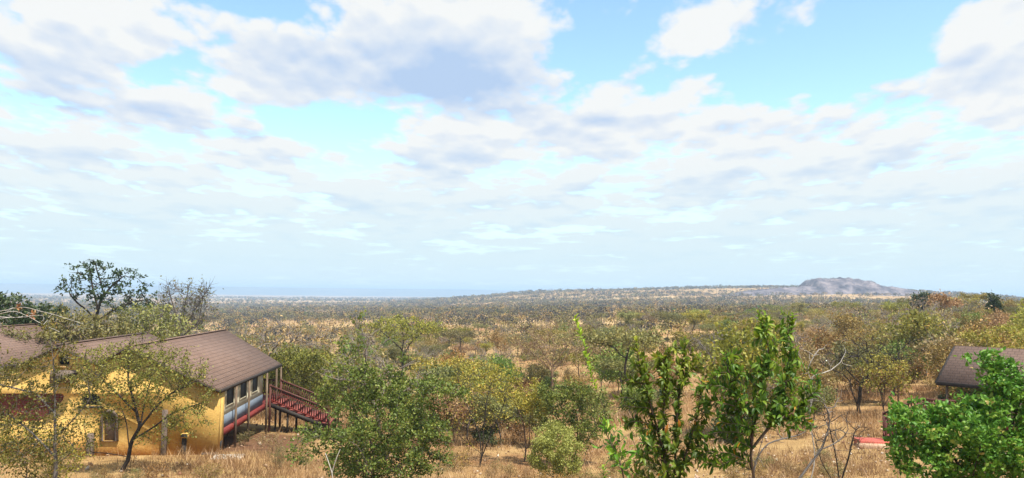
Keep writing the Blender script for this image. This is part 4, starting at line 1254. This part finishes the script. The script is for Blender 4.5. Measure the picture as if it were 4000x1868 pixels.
shoot_shrub('tall_shoot', 'single long thin shoot with small lime leaves left of the glossy shrubs', 'shrub', 1600, 7.9,
            [(1450, 812, 5, 12), (1466, 850, 6, 30), (1478, 900, 7, 40), (1486, 940, 7, 30)],
            [[(1620, 1500), (1600, 1250), (1570, 1160), (1535, 1060), (1508, 1000), (1488, 950), (1470, 870), (1447, 800)]], 63, 60, lm='lime', L=.075, W=.034, gap=.012, rise=1.1, lim=3, tip=.0028, cap=.010)
shoot_shrub('glossy_shrub', 'low glossy sapling with drooping leaves at the foot of the left glossy shrub', 'shrub', 1560, 8.6,
            [(1530, 1080, 40, 40), (1590, 1110, 50, 50), (1640, 1140, 40, 40), (1560, 1150, 60, 40), (1500, 1050, 18, 30, 0, .6)],
            [[(1570, 1500), (1580, 1250), (1560, 1160), (1520, 1080)], [(1580, 1240), (1620, 1150), (1640, 1100)]], 64, 200, gap=.026, L=.12, W=.04)
shoot_shrub('glossy_shrub', 'small glossy sprig poking up at the bottom edge below the pale round bush', 'shrub', 1520, 9.5,
            [(1518, 1185, 22, 22)], [[(1520, 1500), (1520, 1250), (1518, 1175)]], 65, 40)
# bare grey shrub at the bottom right of the glossy shrubs
hero('dead_shrub', 'grey leafless forked shrub leaning right beneath the tallest glossy shrub', 'shrub', 1880, 8.8,
     [(2050, 1080, 70, 40), (2100, 1040, 50, 40), (1990, 1090, 50, 30), (2030, 1030, 40, 30, 0, .5), (2120, 1090, 40, 40, 0, .6)], 'bark_grey', 'glossy', 66,
     paths=[[(1880, 1500), (1890, 1250), (1900, 1160), (1930, 1115), (1985, 1100), (2030, 1090)], [(1960, 1500), (1990, 1230), (2030, 1180), (2070, 1130), (2090, 1060), (2075, 1010)], [(2070, 1130), (2110, 1110), (2140, 1080)], [(1905, 1150), (1925, 1080), (1950, 1040)]],
     n_att=240, step=.075, tip=.0056, p=2.3, trop=(0, 0, .2), wob=.3, cap=.045, twigs=dict(n=.9, L=.14, r=.004))
hero('dead_shrub', 'dark brown leafless shrub low on the straw between tallest glossy shrub and red landing', 'shrub', 2110, 15.0,
     [(2110, 1110, 60, 60), (2060, 1080, 40, 50), (2160, 1090, 40, 50), (2100, 1050, 40, 30)], 'bark_dark', 'glossy', 69,
     paths=[[(2110, 1260), (2112, 1200), (2100, 1130), (2085, 1070)], [(2112, 1230), (2135, 1150), (2150, 1080)], [(2108, 1230), (2070, 1170), (2050, 1110)]],
     n_att=190, step=.1, tip=.006, p=2.3, trop=(0, 0, .2), wob=.35, cap=.04, twigs=dict(n=1.2, L=.2, r=.0045))
hero('dead_shrub', 'bone-white dead branch with forking twigs at the right of the tallest glossy shrub', 'shrub', 2040, 9.6,
     [(2080, 905, 50, 25), (2020, 880, 25, 40)], 'bark_dead', 'glossy', 67,
     paths=[[(1990, 1500), (2030, 1250), (2052, 1150), (2036, 1040), (2046, 985), (2040, 960), (2044, 945)], [(2044, 945), (2090, 935), (2120, 915), (2128, 885)], [(2042, 955), (2020, 920), (2005, 870), (1993, 830)], [(2030, 930), (2048, 895), (2062, 872)]],
     n_att=24, step=.09, tip=.0038, p=2.6, trop=(0, 0, .2), cap=.011, twigs=dict(n=.4, L=.14, r=.003))
hero('dead_stump', 'forked white dead stump in front of the large green bush', 'stump', 830, 23.5,
     [(815, 1140, 8, 12), (850, 1140, 8, 14)], 'bark_dead', 'green', 68,
     paths=[[(838, 1260), (836, 1190), (828, 1165), (818, 1140)], [(836, 1185), (845, 1155), (856, 1130)]], n_att=10, step=.12, tip=.014, p=2.6, cap=.05)

# ------------------------------------------------------------------ the bush: templates, then one object per plant
def template(kind, seed):
    rng = R_(seed)
    if kind == 'bush_tree':
        h = 4.2; E = [(rng.normal(0, .7), rng.normal(0, .7), rng.uniform(2.0, 3.3), rng.uniform(.9, 1.5), rng.uniform(.9, 1.5), rng.uniform(.7, 1.0)) for _ in range(5)]
        return grow(rng, [[np.zeros(3), np.array([.05, 0, .7])]], E, n_att=230, step=.26, tip=.014, shell=.35, maxn=900, twigs=dict(n=.8, L=.45, r=.010),
                    leaves=dict(n=3800, spread=.22, L=0.182, W=0.111, cover=.65))
    if kind == 'bare_tree':
        E = [(rng.normal(0, .9), rng.normal(0, .9), rng.uniform(2.6, 4.2), rng.uniform(1.0, 1.6), rng.uniform(1.0, 1.6), rng.uniform(.7, 1.0)) for _ in range(4)]
        return grow(rng, [[np.zeros(3), np.array([.1, 0, .9])]], E, n_att=260, step=.28, tip=.017, p=2.3, shell=.3, wob=.35, maxn=1000, twigs=dict(n=2.4, L=.6, r=.014),
                    leaves=dict(n=494, spread=.25, L=0.168, W=0.089, cover=.3))
    if kind == 'flat_tree':
        E = [(rng.normal(0, 1.3), rng.normal(0, 1.3), rng.uniform(3.9, 4.7), rng.uniform(1.2, 1.8), rng.uniform(1.2, 1.8), .45) for _ in range(4)]
        return grow(rng, [[np.zeros(3), np.array([.2, 0, 1.4])]], E, n_att=240, step=.3, tip=.017, p=2.3, shell=.2, wob=.3, maxn=900, twigs=dict(n=1.2, L=.5, r=.012),
                    leaves=dict(n=2850, spread=.22, L=0.175, W=0.104, cover=.65, flat=.4))
    if kind == 'ochre_tree':
        E = [(rng.normal(0, .8), rng.normal(0, .8), rng.uniform(2.0, 3.4), rng.uniform(.8, 1.3), rng.uniform(.8, 1.3), rng.uniform(.6, .9)) for _ in range(5)]
        return grow(rng, [[np.zeros(3), np.array([.1, 0, .5])]], E, n_att=220, step=.26, tip=.014, p=2.3, shell=.3, wob=.3, maxn=900, twigs=dict(n=1.1, L=.45, r=.010),
                    leaves=dict(n=2470, spread=.22, L=0.175, W=0.096, cover=.55))
    if kind == 'dry_shrub':
        E = [(rng.normal(0, .35), rng.normal(0, .35), rng.uniform(.7, 1.2), .6, .6, .45) for _ in range(3)]
        st = [[np.array([a, b, 0]), np.array([a*2.2, b*2.2, .4])] for a, b in rng.normal(0, .10, (4, 2))]
        return grow(rng, st, E, n_att=130, step=.15, tip=.008, p=2.3, trop=(0, 0, .15), shell=.2, wob=.3, maxn=500, twigs=dict(n=1.8, L=.3, r=.007, up=.3),
                    leaves=dict(n=988, spread=.12, L=0.091, W=0.048, cover=.5))
    if kind == 'green_shrub':
        E = [(rng.normal(0, .4), rng.normal(0, .4), rng.uniform(.6, 1.1), .75, .75, .55) for _ in range(3)]
        return grow(rng, [[np.zeros(3), np.array([0, 0, .25])]], E, n_att=130, step=.17, tip=.009, shell=.4, maxn=500, twigs=dict(n=.6, L=.25, r=.006),
                    leaves=dict(n=2850, spread=.14, L=0.119, W=0.074, cover=.9))


KINDS = {'bush_tree': ('bark_grey', ['olive', 'acacia', 'olive', 'green', 'dull'], 'olive'), 'bare_tree': ('twig_mauve', ['dull', 'russet'], 'grey'),
         'flat_tree': ('bark_dark', ['olive', 'dull'], 'flat'), 'ochre_tree': ('twig_brown', ['ochre', 'russet', 'ochre'], 'ochre'),
         'dry_shrub': ('twig_brown', ['russet', 'ochre', 'dull'], 'dry'), 'green_shrub': ('bark_brown', ['deep', 'green'], 'green')}
TPL = {}
for ki, (kd, (wm, lms, _)) in enumerate(KINDS.items()):
    TPL[kd] = []
    for v in range(5):
        wood, leaf, _i = template(kd, 700+ki*20+v)
        w = wood.mesh(kd+'_trunk', M[wm], False)
        for lm in dict.fromkeys(lms):
            l = leaf.mesh(kd+'_crown', M[lm])
            # one mesh for the small far copies
            g = Geo(); nv = 0
            Vw = np.concatenate(wood.V); Fw = np.concatenate(wood.Q); Vl = np.concatenate(leaf.V); Fl = np.concatenate(leaf.Q)
            one = mk_mesh(kd, np.vstack([Vw, Vl]), [Fw, Fl+len(Vw)], [M[wm], M[lm]], midx=np.r_[np.zeros(len(Fw)), np.ones(len(Fl))],
                          tint=np.r_[np.zeros(len(Fw)), np.concatenate(leaf.tq)])
            TPL[kd].append((w, l, one, lm))

NAMES = {'bush_tree': ('bush_tree', 'tree', 'olive bushy trees'), 'bare_tree': ('bare_tree', 'tree', 'leafless trees'), 'flat_tree': ('flat_topped_tree', 'tree', 'flat-topped trees'),
         'ochre_tree': ('ochre_tree', 'tree', 'ochre-leaved trees'), 'dry_shrub': ('dry_shrub', 'shrub', 'dry brown shrubs'), 'green_shrub': ('green_shrub', 'shrub', 'round green shrubs')}
WHAT = {'bush_tree': 'olive bushy tree with rounded crown', 'bare_tree': 'grey-brown leafless twiggy tree', 'flat_tree': 'spreading flat-topped thorn tree',
        'ochre_tree': 'dry tree with ochre leaves', 'dry_shrub': 'small dry brown shrub', 'green_shrub': 'small dense round green shrub'}


def zone(x, y):
    r = math.hypot(x, y); a = math.degrees(math.atan2(x, y))
    d = 'near' if r < 75 else 'mid' if r < 150 else 'far'
    p = {'near': 'in the near bush', 'mid': 'in the middle distance', 'far': 'far off'}[d]
    for lim, what in ((-26, 'behind the far left lodge roof'), (-18, 'behind the largest lodge roof'), (-11, 'beyond the red staircase'), (-3, 'beyond the big green bush'),
                      (4, 'beyond the olive and dark bushes'), (11, 'beyond the left glossy shrub'), (18, 'beyond the tallest glossy shrub'), (27, 'around the dark umbrella tree'), (90, 'around the hidden cabin')):
        if a < lim: return p+' '+what


PLACED = []
USED = {}


def blocked(x, y, r):
    if -33 < x < -10.5 and 34 < y < 61: return True
    if 14 < x < 32 and 26 < y < 47: return True
    # open straw patches and the ground before the lodge
    a = math.degrees(math.atan2(x, y))
    if r < 46 and a < 20: return True
    if r < 40: return True
    if 2 < a < 16 and 44 < r < 62: return True
    # open ground before the trees that stand free
    if 17.5 < a < 28 and r < 57: return True
    if 20 < a < 28.5 and r < 67: return True
    if -1 < a < 7.5 and 60 < r < 84: return True
    if -10.5 < a < -5 and 62 < r < 92: return True
    if 12 < a < 17 and 62 < r < 105: return True
    return False


def put(kd, x, y, s, rng, kk=None):
    w, l, one, lm = TPL[kd][rng.integers(0, len(TPL[kd])) if kk is None else kk]
    r = math.hypot(x, y); z = gz(x, y)-.06
    nm, cat, gp = NAMES[kd]; zn = zone(x, y)
    rz = rng.uniform(0, 2*PI); sc = (s*rng.uniform(.9, 1.15), s*rng.uniform(.9, 1.15), s*rng.uniform(.85, 1.1))
    lab, grp = WHAT[kd]+' '+zn, gp+' '+zn
    if r < 105:
        o = empty(nm, (x, y, z), rz); o.scale = sc
        link('trunk', w, o); link('crown', l, o)
    else:
        o = link(nm, one, None, (x, y, z)); o.rotation_euler = (0, 0, rz); o.scale = sc
    tag(o, lab, cat, grp)
    PLACED.append((x, y)); USED[kd] = USED.get(kd, 0)+1


def mixture(a, r, rng):
    """what grows where: greyer on the left and far off, ochre to the right"""
    right = np.clip((a+8)/30, 0, 1); far = np.clip((r-90)/200, 0, 1)
    p = {'bush_tree': .40*(1-.45*right)*(1-.35*far), 'bare_tree': .15+.10*far-.05*right, 'flat_tree': .05+.05*far, 'ochre_tree': .06+.36*right*(1-.3*far),
         'dry_shrub': .20, 'green_shrub': .11+.05*far}
    k = list(p); w = np.array([p[q] for q in k]); return k[rng.choice(len(k), p=w/w.sum())]


def patchy(x, y):
    return math.sin(x*.045+1.3)*math.sin(y*.038+.4)+.6*math.sin(x*.11+y*.07+2)


def scatter_near():
    rng = R_(77); cell = {}
    n = 0
    for t in range(26000):
        r = 40*math.exp(rng.random()*math.log(300/40.0)); a = rng.uniform(-37, 37)
        x, y = r*math.sin(rad(a)), r*math.cos(rad(a))
        if blocked(x, y, r): continue
        kd = mixture(a, r, rng)
        if USED.get(kd, 0) >= 255: continue
        pv = patchy(x, y)
        dens = .60+.5*pv
        if a > 17: dens += .35
        if 0 < a < 17 and r > 100: dens -= .28
        if -20 < a < 2 and 190 < r < 300: dens -= .35
        if -9 < a < 3 and 125 < r < 165: dens -= .3
        if 6 < a < 17 and 210 < r < 300: dens -= .3
        if rng.random() > dens: continue
        s = rng.choice([.62, .8, 1.0, 1.0, 1.25, 1.5])*rng.uniform(.9, 1.12)
        rad_ = {'bush_tree': 1.75, 'bare_tree': 1.9, 'flat_tree': 2.3, 'ochre_tree': 1.6, 'dry_shrub': .75, 'green_shrub': .9}[kd]*s
        ok = True; ci, cj = int(x//4), int(y//4)
        for i in (-1, 0, 1):
            for j in (-1, 0, 1):
                for (qx, qy, qr) in cell.get((ci+i, cj+j), ()):
                    if (qx-x)**2+(qy-y)**2 < ((qr+rad_)*.78)**2: ok = False
        if not ok: continue
        cell.setdefault((ci, cj), []).append((x, y, rad_))
        put(kd, x, y, s, rng); n += 1
    print('individual plants', n, USED)


scatter_near()
# a few small shrubs on the near straw slope
rg = R_(5)
for (xd, Y, kd, s) in [(1150, 36, 'dry_shrub', .8), (1560, 35, 'dry_shrub', .7), (2090, 33, 'dry_shrub', .6), (620, 42, 'dry_shrub', .6),
                       (700, 40, 'dry_shrub', .7), (2010, 46, 'dry_shrub', 1.0), (1600, 50, 'dry_shrub', .9), (1240, 46, 'green_shrub', .9), (1120, 47, 'bush_tree', .75), (1050, 50, 'bush_tree', .8), (1600, 60, 'bush_tree', .7),
                       (1240, 52, 'bush_tree', .9), (1180, 55, 'bush_tree', 1.0), (1500, 54, 'bush_tree', .75), (2040, 50, 'bush_tree', .7), (690, 62, 'bush_tree', 1.1), (2400, 60, 'ochre_tree', 1.0)]:
    b = foot(xd, Y); put(kd, b[0], b[1], s, rg)


def far_wood():
    """the bush beyond: thousands of small crowns as one mass"""
    rng = R_(91)
    Vs, Fs, Ts = [], [], []; nv = 0
    def batch(n, r0, r1, a0, a1, nl, hs, leaf, den):
        leaf *= .8
        nonlocal nv
        r = np.sqrt(rng.random(n)*(r1*r1-r0*r0)+r0*r0); a = np.radians(rng.uniform(a0, a1, n))
        x, y = r*np.sin(a), r*np.cos(a)
        pv = np.sin(x/r0*9+1.3)*np.sin(y/r0*7+.4)+.6*np.sin(x/r0*23+y/r0*15)+.5*np.sin(y/r0*31)
        keep = rng.random(n) < den+.13+.40*pv
        x, y, r = x[keep], y[keep], r[keep]; n = len(x)
        h = rng.uniform(.5, 1.25, n)*hs; z = ground(x, y); wd = h*rng.uniform(.5, .85, n)
        # crown leaves
        u = rng.normal(size=(n, nl, 3)); u /= np.linalg.norm(u, axis=2)[..., None]; q = rng.random((n, nl, 1))**.4
        c = u*q*np.stack([wd, wd, h*.34], -1)[:, None]+np.stack([x, y, z+h*.62], -1)[:, None]
        c = c.reshape(-1, 3); m = len(c)
        d = unit(rng, m); up = unit(rng, m, .6); w = np.cross(d, up); w /= np.linalg.norm(w, axis=1)[:, None]+1e-9
        L = (leaf*np.repeat(h/hs, nl)*rng.uniform(.6, 1.4, m))[:, None]
        V = np.stack([c-d*L*.5, c+w*L*.38, c+d*L*.5, c-w*L*.38], 1).reshape(-1, 3)
        Vs.append(V); Fs.append(np.arange(m)[:, None]*4+np.arange(4)[None]+nv); nv += len(V)
        t = np.clip(rng.random(n)**1.0*.97, 0, 1); t = np.where(rng.random(n) < .03, 1.0, t)
        Ts.append(np.clip(np.repeat(t, nl)+rng.normal(0, .03, m), 0, 1))
        # stems
        tr = np.stack([x, y, z-.2], -1); tp = np.stack([x+rng.normal(0, .2, n), y, z+h*.6], -1); ww = (h*.028)[:, None]*np.array([[1, 0, 0]])
        V = np.stack([tr-ww, tr+ww, tp+ww*.6, tp-ww*.6], 1).reshape(-1, 3)
        Vs.append(V); Fs.append(np.arange(n)[:, None]*4+np.arange(4)[None]+nv); nv += len(V); Ts.append(np.zeros(n))
    batch(2300, 215, 420, -38, 38, 75, 4.2, .75, .55)
    batch(5200, 400, 800, -38, 38, 40, 5.0, 1.15, .50)
    batch(9000, 780, 1500, -38, 38, 26, 6.0, 1.7, .50)
    batch(15000, 1450, 2100, -38, 38, 16, 6.0, 2.3, .6)
    batch(9000, 2000, 4800, -38, 6, 12, 8.0, 4.5, .40)
    # along the edge of the flats the trees close up into dark bands
    batch(2600, 640, 760, -38, 6, 40, 6.0, 1.2, .8)
    batch(4200, 1000, 1250, -38, 30, 22, 6.5, 1.7, .8)
    me = mk_mesh('far_woodland', np.concatenate(Vs), [np.concatenate(Fs)], [M['far']], tint=np.concatenate(Ts))
    tag(link('far_woodland', me), kind='stuff')
    # scrub on the rocky hill and its slopes
    cx, cy, U, W, Z = KOP
    n = 1100; i = rng.integers(0, U.shape[0], n); j = rng.integers(0, U.shape[1], n)
    c0 = np.stack([cx+U[i, j], cy+W[i, j], Z[i, j]+.8], -1)
    c = (c0[:, None]+rng.normal(0, .7, (n, 7, 3))*np.array([1.4, 1.4, .9])).reshape(-1, 3); m = len(c)
    d = unit(rng, m); w = np.cross(d, unit(rng, m)); L = rng.uniform(.7, 1.5, m)[:, None]
    V = np.stack([c-d*L*.5, c+w*L*.4, c+d*L*.5, c-w*L*.4], 1).reshape(-1, 3)
    me = mk_mesh('hill_scrub', V, [np.arange(m)[:, None]*4+np.arange(4)[None]], [M['far']], tint=np.repeat(rng.random(n)*.5, 7))
    tag(link('hill_scrub', me), kind='stuff')


far_wood()


def grass():
    rng = R_(33)
    n = 42000
    r = 24*np.exp(rng.random(n)**.85*math.log(150/24.0)); a = np.radians(rng.uniform(-37, 37, n))
    x, y = r*np.sin(a), r*np.cos(a)
    lx = (x-LO[0])*EX[0]+(y-LO[1])*EX[1]; ly = (x-LO[0])*EY[0]+(y-LO[1])*EY[1]
    keep = ~((lx > -18) & (lx < .3) & (ly > -.1) & (ly < 15)) & ~((np.hypot((x+13.2)/2.6, (y-43)/4.5)) < 1)
    pv = np.sin(x*.5+1)*np.sin(y*.4)+.7*np.sin(x*.21+y*.3)
    keep &= rng.random(n) < .52+.5*pv
    x, y, r, pv = x[keep], y[keep], r[keep], pv[keep]; n = len(x)
    k = 9
    z = ground(x, y)-.02
    s = np.clip(r/45, .8, 2.2)
    b = np.stack([x, y, z], -1)[:, None]+rng.normal(0, 1, (n, k, 3))*np.array([.14, .14, 0])*s[:, None, None]
    h = rng.uniform(.14, .50, (n, k))*rng.choice([.6, 1, 1, 1.7], n)[:, None]*(.85+.3*pv)[:, None]*np.clip(s, .8, 1.5)[:, None]
    d = rng.normal(0, .42, (n, k, 3)); d[..., 2] = 1
    t = b+d*h[..., None]
    w = rng.normal(0, 1, (n, k, 3)); w[..., 2] = 0; w /= np.linalg.norm(w, axis=2)[..., None]+1e-9
    w *= (.016*s)[:, None, None]
    V = np.stack([b-w, b+w, t], 2).reshape(-1, 3)
    ps = np.sin(x*.9+y*.35)*np.sin(y*.8-.3*x+1)+.8*np.sin(x*.28-1)*np.sin(y*.33)
    tint = np.clip(np.repeat(np.clip(.30+.22*ps+rng.normal(0, .16, n), 0, .7), k)+rng.random(n*k)*.32, 0, 1)
    me = mk_mesh('dry_grass', V, [np.arange(n*k)[:, None]*3+np.arange(3)[None]], [M['grass']], tint=tint)
    tag(link('dry_grass', me), kind='stuff')


grass()


def litter():
    """pale stones and fallen leaves on the bare ground"""
    rng = R_(44); n = 5200
    a = np.radians(rng.uniform(-36, 37, n)); r = 25*np.exp(rng.random(n)*math.log(60/25.0))
    x, y = r*np.sin(a), r*np.cos(a)
    keep = (rng.random(n) < .25+.75*np.clip((np.degrees(a)-4)/12, 0, 1)) & (np.sin(x*.7)*np.sin(y*.6+1) > -.35)
    x, y = x[keep], y[keep]; n = len(x)
    c = np.stack([x, y, ground(x, y)+.05], -1); s = rng.uniform(.03, .10, n)[:, None]*rng.choice([1, 1, 1.6], n)[:, None]
    d = unit(rng, n); up = unit(rng, n, 1.5); w = np.cross(d, up); w /= np.linalg.norm(w, axis=1)[:, None]+1e-9; h = np.cross(w, d)
    V = np.stack([c+d*s, c-d*s, c+w*s*.8, c-w*s*.8, c+h*s*.6, c-h*s*.6], 1).reshape(-1, 3)
    T = [(0, 2, 4), (2, 1, 4), (1, 3, 4), (3, 0, 4), (2, 0, 5), (1, 2, 5), (3, 1, 5), (0, 3, 5)]
    F = (np.arange(n)[:, None, None]*6+np.array(T)[None]).reshape(-1, 3)
    me = mk_mesh('rubble', V, [F], [far_mat('stone_chips', [(0, (.20, .10, .06)), (.5, (.36, .25, .17)), (1, (.58, .50, .40))])], tint=np.repeat(rng.random(n), 8))
    tag(link('rubble', me), kind='stuff')


litter()
rg = R_(6)
for k in range(95):
    xd = rg.uniform(150, 2350); Y = rg.uniform(28, 38)
    b = foot(xd, Y)
    if -33 < b[0] < -11 and b[1] > 33.5: continue
    if 2080 < xd: continue
    put('dry_shrub', b[0], b[1], rg.uniform(.22, .6), rg)
